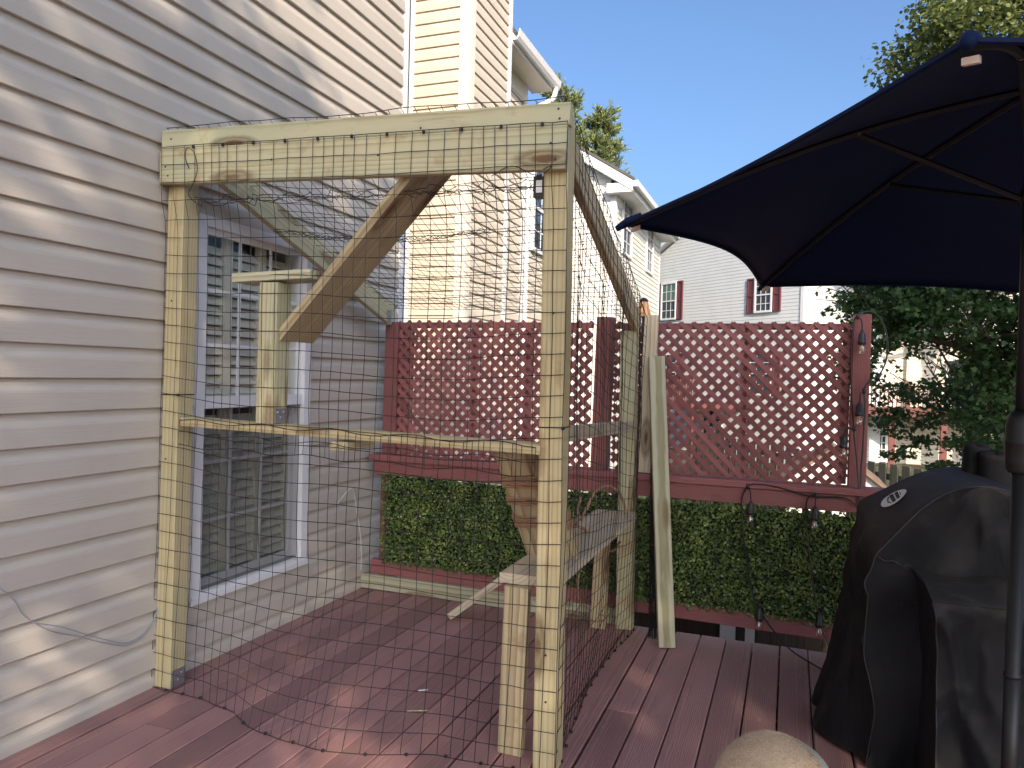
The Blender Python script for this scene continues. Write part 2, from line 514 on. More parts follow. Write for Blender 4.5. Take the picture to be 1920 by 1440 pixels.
def board(name, p0, p1, w, t, mat, parent=None, wide=(0, 1, 0), ch=0.003):
    """board from p0 to p1 (centre line); 'wide' is the direction of its width"""
    p0, p1 = V(p0), V(p1)
    x = (p1 - p0)
    L = x.length
    x.normalize()
    y = V(wide)
    y = (y - x * y.dot(x)).normalized()
    z = x.cross(y)
    me = board_mesh(L, w, t, ch)
    mt = M[mat]
    if me.materials and me.materials[0] != mt:
        me = me.copy()
        me.materials.clear()
        _prof_cache[(round(L, 4), round(w, 4), round(t, 4), ch)] = me
    m = Matrix(((x.x, y.x, z.x, p0.x), (x.y, y.y, z.y, p0.y), (x.z, y.z, z.z, p0.z), (0, 0, 0, 1)))
    return place(name, me, mat, parent, m)

def np_mesh(name, verts, quads, attr=None, nside=4):
    me = bpy.data.meshes.new(name)
    nv, nf = len(verts), len(quads)
    me.vertices.add(nv)
    me.vertices.foreach_set('co', np.asarray(verts, np.float32).ravel())
    me.loops.add(nf * nside)
    me.loops.foreach_set('vertex_index', np.asarray(quads, np.int32).ravel())
    me.polygons.add(nf)
    me.polygons.foreach_set('loop_start', np.arange(0, nf * nside, nside, dtype=np.int32))
    me.polygons.foreach_set('loop_total', np.full(nf, nside, np.int32))
    if attr is not None:
        a = me.attributes.new('rnd', 'FLOAT', 'POINT')
        a.data.foreach_set('value', np.asarray(attr, np.float32))
    me.update()
    me.validate()
    return me

def scatter_leaves(name, P, Nrm, size, tmpl, seed=0, jitter=0.6, attr=None, axis=None):
    """instances of a leaf polygon at points P with normals about Nrm"""
    g = np.random.default_rng(seed)
    n = len(P)
    nn = Nrm + g.normal(0, jitter, (n, 3))
    nn /= np.linalg.norm(nn, axis=1)[:, None] + 1e-9
    ref = g.normal(0, 1, (n, 3)) if axis is None else axis + g.normal(0, 0.35, (n, 3))
    a = ref - nn * (ref * nn).sum(1)[:, None]
    a /= np.linalg.norm(a, axis=1)[:, None] + 1e-9
    b = np.cross(nn, a)
    s = size * g.uniform(0.65, 1.25, n)
    T = np.asarray(tmpl, float)
    k = len(T)
    vs = P[:, None, :] + s[:, None, None] * (T[None, :, 0:1] * a[:, None, :] + T[None, :, 1:2] * b[:, None, :] + T[None, :, 2:3] * nn[:, None, :])
    at = g.uniform(0, 1, n) if attr is None else attr
    return np_mesh(name, vs.reshape(-1, 3), np.arange(n * k).reshape(n, k), np.repeat(at, k), k)

KITE = [(0, 0, 0), (0.45, 0.30, 0.06), (1.0, 0, -0.04), (0.45, -0.30, 0.06)]
ROUND = [(0, 0, 0), (0.3, 0.34, 0.05), (0.72, 0.33, 0.04), (1.0, 0, 0), (0.72, -0.33, 0.04), (0.3, -0.34, 0.05)]
MAPLE = [(0, 0.05, 0), (-0.08, 0.45, 0), (0.22, 0.34, 0), (0.45, 0.62, -0.03), (0.55, 0.25, 0), (1.0, 0.0, -0.05), (0.55, -0.25, 0), (0.45, -0.62, -0.03), (0.22, -0.34, 0), (-0.08, -0.45, 0)]
NEEDLE = [(0, 0.03, 0), (1, 0.0, 0), (0, -0.03, 0)]

# ================================================================== SETTING
g = MB()
g.add([(-300, -300, -1.5), (300, -300, -1.5), (300, 400, -1.5), (-300, 400, -1.5)], [(0, 1, 2, 3)])
ground = g.build('ground', 'lawn', origin=(0, 0, -1.5))
tag(ground, 'grassy yard below the deck', None, kind='structure')

# ------------------------------------------------------------------ deck
deck = empty('deck', (3.0, 1.5, 0))
tag(deck, 'red stained plank deck', None, kind='structure')
DP = 0.1395
x0 = 2.212 - 16 * DP + 0.02
i = 0
x = 2.212 - 15 * DP
joint = {13: 3.20, 1: 2.32, 6: 2.95, 9: 1.9, 18: 2.5, 22: 1.4, 4: 1.2}
for k in range(0, 46):
    xa = 2.212 + (k - 15) * DP
    xc = xa + DP / 2
    wd = DP - (0.005 + 0.005 * rnd.random())
    zt = rnd.uniform(-0.0022, 0.0)
    segs = []
    j = joint.get(k, rnd.uniform(-1.0, 1.5))
    if k % 3 == 2 and k not in joint:
        segs = [(-2.5, 4.34 + rnd.uniform(-0.004, 0.004))]
    else:
        segs = [(-2.5, j - 0.002), (j + 0.002, 4.34 + rnd.uniform(-0.004, 0.004))]
    for a, b in segs:
        board('deck_board', (xc, a, -0.019 + zt), (xc, b, -0.019 + zt), wd, 0.038, 'deck', deck, wide=(1, 0, 0), ch=0.004)
# border strip along the house wall, joists and rim below
board('deck_board', (0.055, -2.5, -0.021), (0.055, 4.34, -0.021), 0.10, 0.038, 'deck', deck, wide=(1, 0, 0))
for yj in np.arange(-2.4, 4.3, 0.42):
    board('joist', (0.02, yj, -0.135), (6.45, yj, -0.135), 0.18, 0.038, 'dark_boards', deck, wide=(0, 0, 1))
board('joist', (0.02, 4.30, -0.137), (6.45, 4.30, -0.137), 0.185, 0.038, 'fence_red', deck, wide=(0, 0, 1))
for px_, py_ in ((0.4, 4.1), (3.2, 4.1), (6.2, 4.1), (6.2, -2.2), (3.2, -2.2)):
    board('deck_post', (px_, py_, -1.5), (px_, py_, -0.23), 0.14, 0.14, 'dark_boards', deck, wide=(1, 0, 0))

# ================================================================== SIDING WALLS
E5 = 0.1294
PROFILE = [(0.0, 0.002), (0.0, 0.0180), (0.0025, 0.0200), (0.074, 0.0178), (0.084, 0.0155), (0.092, 0.0110), (0.100, 0.0065), (0.108, 0.0042), (0.1334, 0.0012)]
def out_at(u):
    for (u0, o0), (u1, o1) in zip(PROFILE[1:], PROFILE[2:]):
        if u0 <= u <= u1:
            return o0 + (o1 - o0) * (u - u0) / max(1e-9, u1 - u0)
    return PROFILE[-1][1]
_sid = {}
def siding_mesh(L, lo=0.0, hi=0.1334, L2=None, depth=1.0):
    """course profile run along local x; outward is -y; hi/lo clip the course height; L2 = length at top edge"""
    key = (round(L, 3), round(lo, 4), round(hi, 4), L2 and round(L2, 3), depth)
    if key in _sid:
        return _sid[key]
    pr = [(u, o) for u, o in PROFILE if lo - 1e-6 <= u <= hi + 1e-6]
    if lo > 0:
        pr = [(lo, 0.0), (lo, out_at(lo))] + [p for p in pr if p[0] > lo]
    if hi < 0.1334:
        pr = pr + [(hi, out_at(hi)), (hi, 0.0)]
    n = len(pr)
    vs = [(0, -o * depth, u) for u, o in pr] + [(L, -o * depth, u) for u, o in pr]
    fs = [(k, k + 1, k + 1 + n, k + n) for k in range(n - 1)]
    fs += [tuple(range(n))[::-1], tuple(range(n, 2 * n))]
    me = mesh('siding_board', vs, fs)
    _sid[key] = me
    return me

def siding_piece(parent, p, along, L, mat, lo=0.0, hi=0.1334, depth=1.0):
    a = V(along).normalized()
    y = V((0, 0, 1)).cross(a)
    me = siding_mesh(L, lo, hi, None, depth)
    if me.materials and me.materials[0] != M[mat]:
        me = me.copy(); me.materials.clear()
        _sid[(round(L, 3), round(lo, 4), round(hi, 4), None, depth)] = me
    m = Matrix(((a.x, y.x, 0, p[0]), (a.y, y.y, 0, p[1]), (0, 0, 1, p[2]), (0, 0, 0, 1)))
    return place('siding_board', me, mat, parent, m)

# ------------------------------------------------------------------ our house wall (x = 0, facing +x)
house = empty('house', (-3.0, 1.0, -1.5))
tag(house, 'beige siding house wall along the left with a tall shuttered window', 'house')
WY0, WY1, WZ0, WZ1 = 2.806, 3.702, 0.316, 2.152       # window outer trim
ZB = -0.048
HT = 7.6
seams = {18: 2.32, 19: 2.32, 20: 2.19, 17: 2.62, 21: 2.62, 16: 3.9, 3: 1.6, 1: 2.44, 2: 2.44, 0: 2.44, 25: 3.4, 26: 3.4, 29: 2.9, 30: 2.9, 12: 0.9, 9: 1.3, 10: 1.3}
YS, YE = -2.5, 4.738
k = 0
z = ZB
while z < HT:
    zt = z + E5
    spans = []
    if zt <= WZ0 or z >= WZ1:
        spans = [(YS, YE, 0.0, 0.1334)]
    else:
        spans = [(YS, WY0 + 0.004, 0.0, 0.1334), (WY1 - 0.004, YE, 0.0, 0.1334)]
        if z < WZ0:
            spans.append((WY0 + 0.004, WY1 - 0.004, 0.0, WZ0 - z + 0.004))
        if zt > WZ1:
            spans.append((WY0 + 0.004, WY1 - 0.004, WZ1 - z - 0.004, 0.1334))
    for a, b, lo, hi in spans:
        s = seams.get(k)
        if s and a < s < b and hi - lo > 0.1:
            siding_piece(house, (0.0, a, z), (0, 1, 0), s - a, 'siding', lo, hi)
            siding_piece(house, (-0.0012, s - 0.03, z), (0, 1, 0), b - s + 0.03, 'siding', lo, hi)
        else:
            siding_piece(house, (0.0, a, z), (0, 1, 0), b - a, 'siding', lo, hi)
    z = zt
    k += 1
# body behind the siding: wall sheet with the window opening, other sides, roof
b = MB()
b.box((-0.20, -2.5, -1.5), (-0.001, WY0 + 0.04, HT)).box((-0.20, WY1 - 0.04, -1.5), (-0.001, 4.80, HT))
b.box((-0.20, WY0 + 0.04, -1.5), (-0.001, WY1 - 0.04, WZ0 + 0.04)).box((-0.20, WY0 + 0.04, WZ1 - 0.04), (-0.001, WY1 - 0.04, HT))
b.box((-6.0, -2.5, -1.5), (-0.20, -2.3, HT)).box((-6.0, 4.6, -1.5), (-0.20, 4.80, HT)).box((-6.2, -2.5, -1.5), (-6.0, 4.80, HT))
b.build('wall_body', 'wall_body', house)
b = MB()
b.box((-2.6, 2.0, 0.0), (-2.5, 4.5, 2.6)).box((-2.5, 2.0, 2.5), (-0.2, 4.5, 2.6)).box((-2.5, 2.0, -0.1), (-0.2, 4.5, 0.0))
b.build('room', 'room', house)
b = MB()
b.add([(-6.6, -2.9, HT - 0.1), (0.35, -2.9, HT), (0.35, 4.85, HT), (-6.6, 4.85, HT - 0.1), (-3.1, -2.9, HT + 2.0), (-3.1, 4.85, HT + 2.0)],
      [(1, 2, 5, 4), (3, 0, 4, 5), (0, 1, 4), (2, 3, 5), (0, 3, 2, 1)])
b.build('roof', 'roof', house)
b = MB()
b.box((-0.001, 4.739, -0.1), (0.020, 4.815, HT)).box((-0.14, 4.8005, -0.1), (0.020, 4.8205, HT))
b.build('corner_trim', 'trim', house)

# window with its own pieces
win = MB()
F = 0.030
win.box((-0.10, WY0, WZ0), (F, WY0 + 0.055, WZ1)).box((-0.10, WY1 - 0.055, WZ0), (F, WY1, WZ1))
win.box((-0.10, WY0 + 0.055, WZ1 - 0.05), (F - 0.001, WY1 - 0.055, WZ1)).box((-0.10, WY0 + 0.055, WZ0), (F - 0.001, WY1 - 0.055, WZ0 + 0.035))
win.box((F, WY0 - 0.012, WZ0 - 0.012), (F + 0.008, WY1 + 0.012, WZ0 + 0.014))
window = win.build('window', 'trim', house)
iy0, iy1 = WY0 + 0.055, WY1 - 0.055
zm = 1.262
def sash(x, za, zb, w=0.032, cols=3, rows=3, bar=0.016):
    s = MB()
    s.box((x - 0.022, iy0, za), (x, iy0 + w, zb)).box((x - 0.022, iy1 - w, za), (x, iy1, zb))
    s.box((x - 0.022, iy0 + w, zb - w), (x - 0.001, iy1 - w, zb)).box((x - 0.022, iy0 + w, za), (x - 0.001, iy1 - w, za + w * 1.3))
    s.build('sash', 'trim', window)
    for c in range(1, cols):
        yy = iy0 + w + (iy1 - iy0 - 2 * w) * c / cols
        MB().box((x - 0.017, yy - bar / 2, za + w * 1.3), (x - 0.009, yy + bar / 2, zb - w)).build('muntin', 'trim', window)
    for c in range(1, rows):
        zz = za + w + (zb - za - 2 * w) * c / rows
        for q in range(cols):
            ya = iy0 + w + (iy1 - iy0 - 2 * w) * q / cols + (bar / 2 if q else 0)
            yb = iy0 + w + (iy1 - iy0 - 2 * w) * (q + 1) / cols - (bar / 2 if q < cols - 1 else 0)
            MB().box((x - 0.0165, ya, zz - bar / 2), (x - 0.0095, yb, zz + bar / 2)).build('muntin', 'trim', window)
    MB().add([(x - 0.013, iy0 + w, za + w), (x - 0.013, iy1 - w, za + w), (x - 0.013, iy1 - w, zb - w), (x - 0.013, iy0 + w, zb - w)], [(0, 1, 2, 3)]).build('pane', 'glass', window)
sash(0.002, zm - 0.02, WZ1 - 0.05)
sash(-0.035, WZ0 + 0.035, zm + 0.02)
MB().box((0.003, iy0, zm - 0.03), (0.016, iy1, zm + 0.028)).build('meeting_rail', 'trim', window)
MB().add([(0.000, iy0, WZ0 + 0.035), (0.000, iy1, WZ0 + 0.035), (0.000, iy1, zm - 0.031), (0.000, iy0, zm - 0.031)], [(0, 1, 2, 3)]).build('insect_screen', 'screen', window)
# interior shutters: louvers between stiles
lv = mesh('louver', [(0.013, 0, -0.0225), (0.017, 0, -0.0185), (-0.013, 0, 0.0225), (-0.017, 0, 0.0185)] + [(0.013, 1, -0.0225), (0.017, 1, -0.0185), (-0.013, 1, 0.0225), (-0.017, 1, 0.0185)],
          [(0, 1, 5, 4), (1, 2, 6, 5), (2, 3, 7, 6), (3, 0, 4, 7), (0, 3, 2, 1), (4, 5, 6, 7)])
lv.materials.append(M['louver'])
ncol = 3
cw = (iy1 - iy0) / ncol
for c in range(ncol):
    ya, yb = iy0 + c * cw + 0.03, iy0 + (c + 1) * cw - 0.03
    z = WZ0 + 0.10
    while z < WZ1 - 0.1:
        if abs(z - (zm - 0.005)) > 0.045:
            place('louver', lv, None, window, Matrix.Translation((-0.088, ya, z)) @ Matrix.Diagonal((1.0, yb - ya, 1, 1)))
        z += 0.050
    for yy in (ya - 0.0305, yb + 0.0005):
        MB().box((-0.100, yy + 0.001, WZ0 + 0.036), (-0.070, yy + 0.0295, WZ1 - 0.051)).build('stile', 'louver', window)
    MB().box((-0.099, ya, zm - 0.04), (-0.071, yb, zm + 0.03)).build('stile', 'louver', window)

# cables on the wall
def wall_cable(name, pts, r, mat, label):
    m = MB()
    P = [V(p) for p in pts]
    sm = []
    for i in range(len(P) - 1):
        p0, p1, p2, p3 = P[max(0, i - 1)], P[i], P[i + 1], P[min(len(P) - 1, i + 2)]
        for t in np.linspace(0, 1, 6, endpoint=False):
            sm.append(0.5 * ((2 * p1) + (p2 - p0) * t + (2 * p0 - 5 * p1 + 4 * p2 - p3) * t * t + (3 * p1 - p0 - 3 * p2 + p3) * t ** 3))
    sm.append(P[-1])
    m.tube(sm, r, 5)
    return m, sm
def smooth_path(pts, n=6):
    return wall_cable('', pts, 0.001, None, None)[1]
wc = MB()
wc.tube(smooth_path([(0.022, 1.60, 0.86), (0.022, 1.905, 0.608), (0.022, 1.98, 0.50), (0.024, 2.08, 0.415), (0.024, 2.212, 0.348), (0.024, 2.33, 0.285), (0.024, 2.444, 0.238), (0.024, 2.53, 0.252), (0.024, 2.585, 0.30), (0.030, 2.612, 0.36), (0.02, 2.66, 0.42)]), 0.0022, 5)
wc.tube(smooth_path([(0.024, 2.02, 0.462), (0.024, 2.12, 0.418), (0.026, 2.20, 0.372), (0.026, 2.33, 0.300), (0.026, 2.444, 0.248), (0.026, 2.53, 0.262), (0.026, 2.58, 0.305), (0.03, 2.607, 0.36)]), 0.002, 5)
tag(wc.build('wall_cable', 'cable_grey'), 'thin grey cable drooping across the siding left of the wooden frame', 'cable')
wc = MB()
wc.tube(smooth_path([(0.02, 4.02, 0.60), (0.05, 4.07, 0.665), (0.05, 4.13, 0.685), (0.03, 4.20, 0.64), (0.02, 4.25, 0.52), (0.02, 4.30, 0.36), (0.02, 4.32, 0.22), (0.02, 4.32, 0.12)]), 0.0032, 5)
tag(wc.build('coax_cable', 'white'), 'pale cable stub curling out of the siding between window and lattice fence', 'cable')

# ================================================================== NEIGHBOUR ROW
def siding_wall(parent, p, along, L, z0, z1, mat, e=E5):
    n = int((z1 - z0) / e)
    for q in range(n + 1):
        zz = z0 + q * e
        if zz >= z1:
            break
        siding_piece(parent, (p[0], p[1], zz), along, L, mat, 0.0, min(0.1334, z1 - zz))

def win_unit(parent, p, along, w, h, glass='far_glass', rows=2, cols=2, frame=0.06):
    """double hung window standing proud of a wall; p = lower left corner seen from outside"""
    a = V(along).normalized()
    y = V((0, 0, 1)).cross(a)
    m = Matrix(((a.x, y.x, 0, p[0]), (a.y, y.y, 0, p[1]), (0, 0, 1, p[2]), (0, 0, 0, 1)))
    def put(name, mb, mat, par):
        return place(name, mesh(name, mb.v, mb.f), mat, par, m)
    f = MB()
    f.box((0, -0.05, 0), (frame, 0.01, h)).box((w - frame, -0.05, 0), (w, 0.01, h)).box((frame, -0.05, h - frame), (w - frame, 0.01, h)).box((frame, -0.055, 0), (w - frame, 0.01, frame))
    f.box((frame, -0.04, h / 2 - 0.025), (w - frame, 0.01, h / 2 + 0.025))
    wnd = put('window', f, 'trim', parent)
    put('pane', MB().box((frame, -0.020, h / 2 + 0.025), (w - frame, -0.010, h - frame)), glass, wnd)
    put('pane', MB().box((frame, -0.014, frame), (w - frame, -0.006, h / 2 - 0.025)), 'far_glass', wnd)
    g2 = MB()
    for c in range(1, cols):
        xx = frame + (w - 2 * frame) * c / cols
        g2.box((xx - 0.012, -0.026, h / 2 + 0.025), (xx + 0.012, -0.0205, h - frame))
        g2.box((xx - 0.012, -0.020, frame), (xx + 0.012, -0.0145, h / 2 - 0.025))
    for zc in (h * 0.75, h * 0.25):
        g2.box((frame, -0.0275 if zc > h / 2 else -0.0215, zc - 0.012), (w - frame, -0.0262 if zc > h / 2 else -0.0202, zc + 0.012))
    put('muntin', g2, 'trim', wnd)
    return wnd

nb = empty('neighbour_house', (-3.0, 9.0, -1.5))
tag(nb, 'cream siding townhouse stepping back beyond the lattice fence, gutter and bent downspout at its eave', 'house')
NX, NY = -0.606, 7.248
siding_wall(nb, (-3.2, NY, 0), (1, 0, 0), 3.2 - 0.71, -1.5 + 0.046, 6.9, 'siding_cream')
siding_wall(nb, (NX, NY + 0.10, 0), (0, 1, 0), 0.98, -1.5 + 0.046, 6.9, 'siding_cream')
b = MB()
b.box((-6.5, NY + 0.001, -1.5), (NX - 0.001, 8.42, 6.9))
b.box((-6.5, 8.42, -1.5), (-0.907, 9.86, 5.52)).box((-6.5, 9.86, -1.5), (-1.107, 12.6, 5.0))
b.build('wall_body', 'wall_body', nb)
b = MB()
b.box((-0.712, NY - 0.022, -1.5), (NX + 0.020, NY + 0.0005, 6.9)).box((NX, NY + 0.0015, -1.5), (NX + 0.022, NY + 0.105, 6.9))
b.build('corner_trim', 'trim_cream', nb)
MB().box((-1.30, NY - 0.03, -1.5), (-1.245, NY - 0.004, 6.9)).build('corner_trim', 'trim', nb)
MB().box((NX - 0.002, 8.33, -1.5), (NX + 0.021, 8.435, 6.9)).build('corner_trim', 'trim', nb)
siding_wall(nb, (-0.906, 8.425, 0), (0, 1, 0), 1.34, -1.5 + 0.046, 5.4, 'siding_cream')
MB().box((-1.0, 9.76, -1.5), (-0.884, 9.87, 5.4)).build('corner_trim', 'trim', nb)
siding_wall(nb, (-1.106, 9.88, 0), (0, 1, 0), 2.7, -1.5 + 0.046, 5.0, 'siding_cream')
win_unit(nb, (-1.09, 10.72, 3.30), (0, 1, 0), 0.9, 1.35)
# eave of the set-back part: soffit, fascia, gutter, downspout, shingled slope
MB().box((-0.905, 8.44, 5.40), (-0.60, 10.10, 5.425)).build('soffit', 'trim_cream', nb)
MB().box((-0.905, 8.44, 5.18), (-0.880, 9.75, 5.399)).build('frieze', 'trim_cream', nb)
MB().box((-0.600, 8.44, 5.38), (-0.585, 10.12, 5.56)).build('fascia', 'trim', nb)
gq = MB()
gp = [(-0.585, 5.42), (-0.530, 5.42), (-0.505, 5.46), (-0.490, 5.54), (-0.500, 5.545), (-0.515, 5.47), (-0.540, 5.435), (-0.575, 5.435), (-0.575, 5.545), (-0.585, 5.545)]
n = len(gp)
gq.add([(xx, 8.445, zz) for xx, zz in gp] + [(xx, 10.16, zz) for xx, zz in gp], [(q, (q + 1) % n, (q + 1) % n + n, q + n) for q in range(n)] + [tuple(range(n)), tuple(range(n, 2 * n))[::-1]])
gq.build('gutter', 'trim', nb)
dq = MB()
dq.tube(smooth_path([(-0.54, 10.05, 5.43), (-0.545, 10.05, 5.36), (-0.58, 10.04, 5.27), (-0.68, 10.00, 5.20), (-0.80, 9.96, 5.14), (-0.865, 9.94, 5.05), (-0.87, 9.94, 4.9), (-0.87, 9.94, 3.0), (-0.87, 9.94, -1.4)]), 0.036, 8)
dq.build('downspout', 'trim', nb, True)
b = MB()
b.add([(-0.57, 8.44, 5.56), (-0.57, 10.15, 5.56), (-4.0, 10.15, 7.3), (-4.0, 8.44, 7.3), (-0.57, 8.44, 5.50), (-0.57, 10.15, 5.50), (-4.0, 10.15, 5.50), (-4.0, 8.44, 5.50)],
      [(0, 1, 2, 3), (0, 4, 5, 1), (1, 5, 6, 2), (3, 7, 4, 0), (2, 6, 7, 3), (4, 7, 6, 5)])
b.build('roof', 'roof', nb)
b = MB()
b.add([(-7, 7.0, 6.9), (-0.3, 7.0, 6.9), (-0.3, 8.5, 6.9), (-7, 8.5, 6.9), (-3.6, 7.0, 8.6), (-3.6, 8.5, 8.6)], [(0, 3, 2, 1), (1, 2, 5, 4), (3, 0, 4, 5), (0, 1, 4), (2, 3, 5)])
b.build('roof', 'roof', nb)

# second townhouse of the row: gable facing us
n2 = empty('gabled_house', (-4.4, 20.9, -1.5))
tag(n2, 'white sided house with a sloping rake and long gutter, half hidden behind the wooden post', 'house')
GX, GY = -1.407, 17.755
RX = -4.4
SL = 0.623
ze = 5.95
def rake_z(x):
    return ze + (GX + 0.15 - x) * SL
zz = -1.454
while zz < rake_z(RX):
    # right end of the course follows the rake
    if zz + 0.13 <= rake_z(GX - 0.12):
        xr = GX - 0.12
    else:
        xr = min(GX - 0.12, GX + 0.15 - (zz - 0.10 - ze) / SL)
    xl = 2 * RX - xr
    if xr - xl > 0.2:
        siding_piece(n2, (xl, GY, zz), (1, 0, 0), xr - xl, 'siding_white')
    zz += E5
siding_wall(n2, (GX, GY + 0.12, 0), (0, 1, 0), 6.3, -1.454, 5.80, 'siding_white')
b = MB()
b.add([(2 * RX - GX, GY + 0.001, -1.5), (GX - 0.001, GY + 0.001, -1.5), (GX - 0.001, GY + 0.001, 5.85), (RX, GY + 0.001, rake_z(RX) - 0.1), (2 * RX - GX, GY + 0.001, 5.85),
       (2 * RX - GX, 24.19, -1.5), (GX - 0.001, 24.19, -1.5), (GX - 0.001, 24.19, 5.85), (RX, 24.19, rake_z(RX) - 0.1), (2 * RX - GX, 24.19, 5.85)],
      [(0, 1, 2, 3, 4), (9, 8, 7, 6, 5), (0, 5, 6, 1), (1, 6, 7, 2), (2, 7, 8, 3), (3, 8, 9, 4), (4, 9, 5, 0)])
b.build('wall_body', 'wall_body', n2)
b = MB()
b.box((GX - 0.13, GY - 0.025, -1.5), (GX + 0.02, GY + 0.0005, 5.84)).box((GX, GY + 0.0015, -1.5), (GX + 0.022, GY + 0.13, 5.84))
b.build('corner_trim', 'trim', n2)
MB().box((GX - 0.001, 24.08, -1.5), (GX + 0.022, 24.21, 5.84)).build('corner_trim', 'trim', n2)
# roof planes with rake boards, soffit and gutter
y0r, y1r = 17.42, 24.5
b = MB()
xe = -0.93
zr = lambda x: 6.03 + (xe - x) * SL
zR = zr(RX)
for sgn in (1, -1):
    X = lambda x: x if sgn > 0 else 2 * RX - x
    b.add([(X(xe), y0r, zr(xe) + 0.07), (X(xe), y1r, zr(xe) + 0.07), (RX, y1r, zR + 0.07), (RX, y0r, zR + 0.07), (X(xe), y0r, zr(xe)), (X(xe), y1r, zr(xe)), (RX, y1r, zR), (RX, y0r, zR)],
          [(0, 1, 2, 3), (4, 7, 6, 5), (0, 3, 7, 4), (1, 5, 6, 2), (0, 4, 5, 1)])
b.build('roof', 'roof', n2)
for sgn in (1, -1):
    X = lambda x: x if sgn > 0 else 2 * RX - x
    b = MB()
    b.add([(X(xe - 0.02), y0r + 0.02, zr(xe) - 0.24), (RX, y0r + 0.02, zR - 0.22), (RX, y0r + 0.02, zR - 0.002), (X(xe - 0.02), y0r + 0.02, zr(xe) - 0.002),
           (X(xe - 0.02), GY - 0.002, zr(xe) - 0.24), (RX, GY - 0.002, zR - 0.22), (RX, GY - 0.002, zR - 0.002), (X(xe - 0.02), GY - 0.002, zr(xe) - 0.002)],
          [(0, 1, 2, 3), (0, 4, 5, 1), (4, 7, 6, 5), (3, 2, 6, 7), (0, 3, 7, 4)])
    b.build('rake_board', 'trim', n2)
MB().box((GX + 0.001, GY, 5.79), (xe - 0.03, 24.4, 5.815)).build('soffit', 'trim', n2)
MB().box((xe - 0.029, GY, 5.76), (xe - 0.005, 24.45, 5.99)).build('fascia', 'trim', n2)
MB().box((xe - 0.004, y0r + 0.02, 5.88), (xe + 0.11, 24.45, 6.02)).build('gutter', 'trim', n2)
MB().box((GX + 0.015, GY + 0.14, 5.55), (GX + 0.03, 24.0, 5.789)).build('frieze', 'trim', n2)
MB().box((GX - 0.16, y0r + 0.045, 5.77), (xe - 0.03, GY - 0.004, 5.985)).build('eave_return', 'trim', n2)
win_unit(n2, (GX + 0.016, 18.42, 4.50), (0, 1, 0), 1.15, 1.38)
win_unit(n2, (GX + 0.016, 21.70, 4.50), (0, 1, 0), 1.05, 1.38)

# far house turned towards us
h3 = empty('shuttered_house', (1.0, 33.5, -1.5))
tag(h3, 'pale blue sided house with wine red shutters in the distance under the umbrella', 'house')
PR = V((2.89, 27.86, 0))
DR = V((-0.749, 0.663, 0)).normalized()
AL = -DR                                    # left to right as seen from outside
ND = V((0, 0, 1)).cross(AL)                 # into the house
def h3p(u, z, d=0.0):
    return PR + DR * u + V((0, 0, z)) + ND * d
Wd, ze3, za3 = 9.0, 6.2, 8.15
b = MB()
fr = [(0, -1.5), (Wd, -1.5), (Wd, ze3), (Wd / 2, za3), (0, ze3)]
b.add([h3p(u, z) for u, z in fr] + [h3p(u, z, 9.0) for u, z in fr], [(0, 1, 2, 3, 4), (9, 8, 7, 6, 5)] + [(q, q + 5, (q + 1) % 5 + 5, (q + 1) % 5) for q in range(5)])
b.build('wall', 'siding_blue', h3)
b = MB()
for ua, za, ub, zb in ((-0.3, ze3 - 0.05, Wd / 2, za3 + 0.08), (Wd + 0.3, ze3 - 0.05, Wd / 2, za3 + 0.08)):
    b.add([h3p(ua, za, -0.3), h3p(ub, zb, -0.3), h3p(ub, zb, 9.3), h3p(ua, za, 9.3), h3p(ua, za + 0.12, -0.3), h3p(ub, zb + 0.12, -0.3), h3p(ub, zb + 0.12, 9.3), h3p(ua, za + 0.12, 9.3)],
          [(0, 3, 2, 1), (4, 5, 6, 7), (0, 1, 5, 4), (2, 3, 7, 6), (3, 0, 4, 7)])
b.build('roof', 'trim', h3)
b = MB()
for u0, u1, d0, d1 in ((-0.12, 0.02, -0.03, 0.0), (Wd - 0.02, Wd + 0.1, -0.03, 0.0)):
    b.add([h3p(u, z, d) for d in (d0, d1) for u, z in ((u0, -1.5), (u1, -1.5), (u1, ze3), (u0, ze3))], [(0, 1, 2, 3), (4, 7, 6, 5), (0, 4, 5, 1), (1, 5, 6, 2), (2, 6, 7, 3), (3, 7, 4, 0)])
b.build('corner_trim', 'trim', h3)
def shutter(parent, u0, u1, z0, z1):
    def bx(m, ua, ub, za, zb, d0, d1):
        m.add([h3p(u, z, d) for d in (d0, d1) for u, z in ((ua, za), (ub, za), (ub, zb), (ua, zb))], [(0, 1, 2, 3), (4, 7, 6, 5), (0, 4, 5, 1), (1, 5, 6, 2), (2, 6, 7, 3), (3, 7, 4, 0)])
    m = MB()
    bx(m, u0, u1, z0, z1, -0.03, 0.0)
    fw = 0.06
    for ua, ub, za, zb in ((u0, u0 + fw, z0, z1), (u1 - fw, u1, z0, z1), (u0 + fw, u1 - fw, z0, z0 + fw), (u0 + fw, u1 - fw, z1 - fw, z1), (u0 + fw, u1 - fw, (z0 + z1) / 2 - fw / 2, (z0 + z1) / 2 + fw / 2)):
        bx(m, ua, ub, za, zb, -0.055, -0.0301)
    m.build('shutter', 'shutter_red', parent)
def h3win(u0, u1, z0, z1, glass='far_glass', sh=True):
    p = h3p(u1, z0, -0.02)
    win_unit(h3, (p.x, p.y, p.z), AL, u1 - u0, z1 - z0, glass, 2, 3, 0.075)
    if sh:
        shutter(h3, u1 + 0.02, u1 + 0.38, z0, z1)
        shutter(h3, u0 - 0.38, u0 - 0.02, z0, z1)
h3win(6.47, 7.47, 3.92, 5.52, 'curtain')
h3win(1.27, 2.12, 3.92, 5.22, 'far_glass')
h3win(6.3, 7.4, 0.9, 2.5)
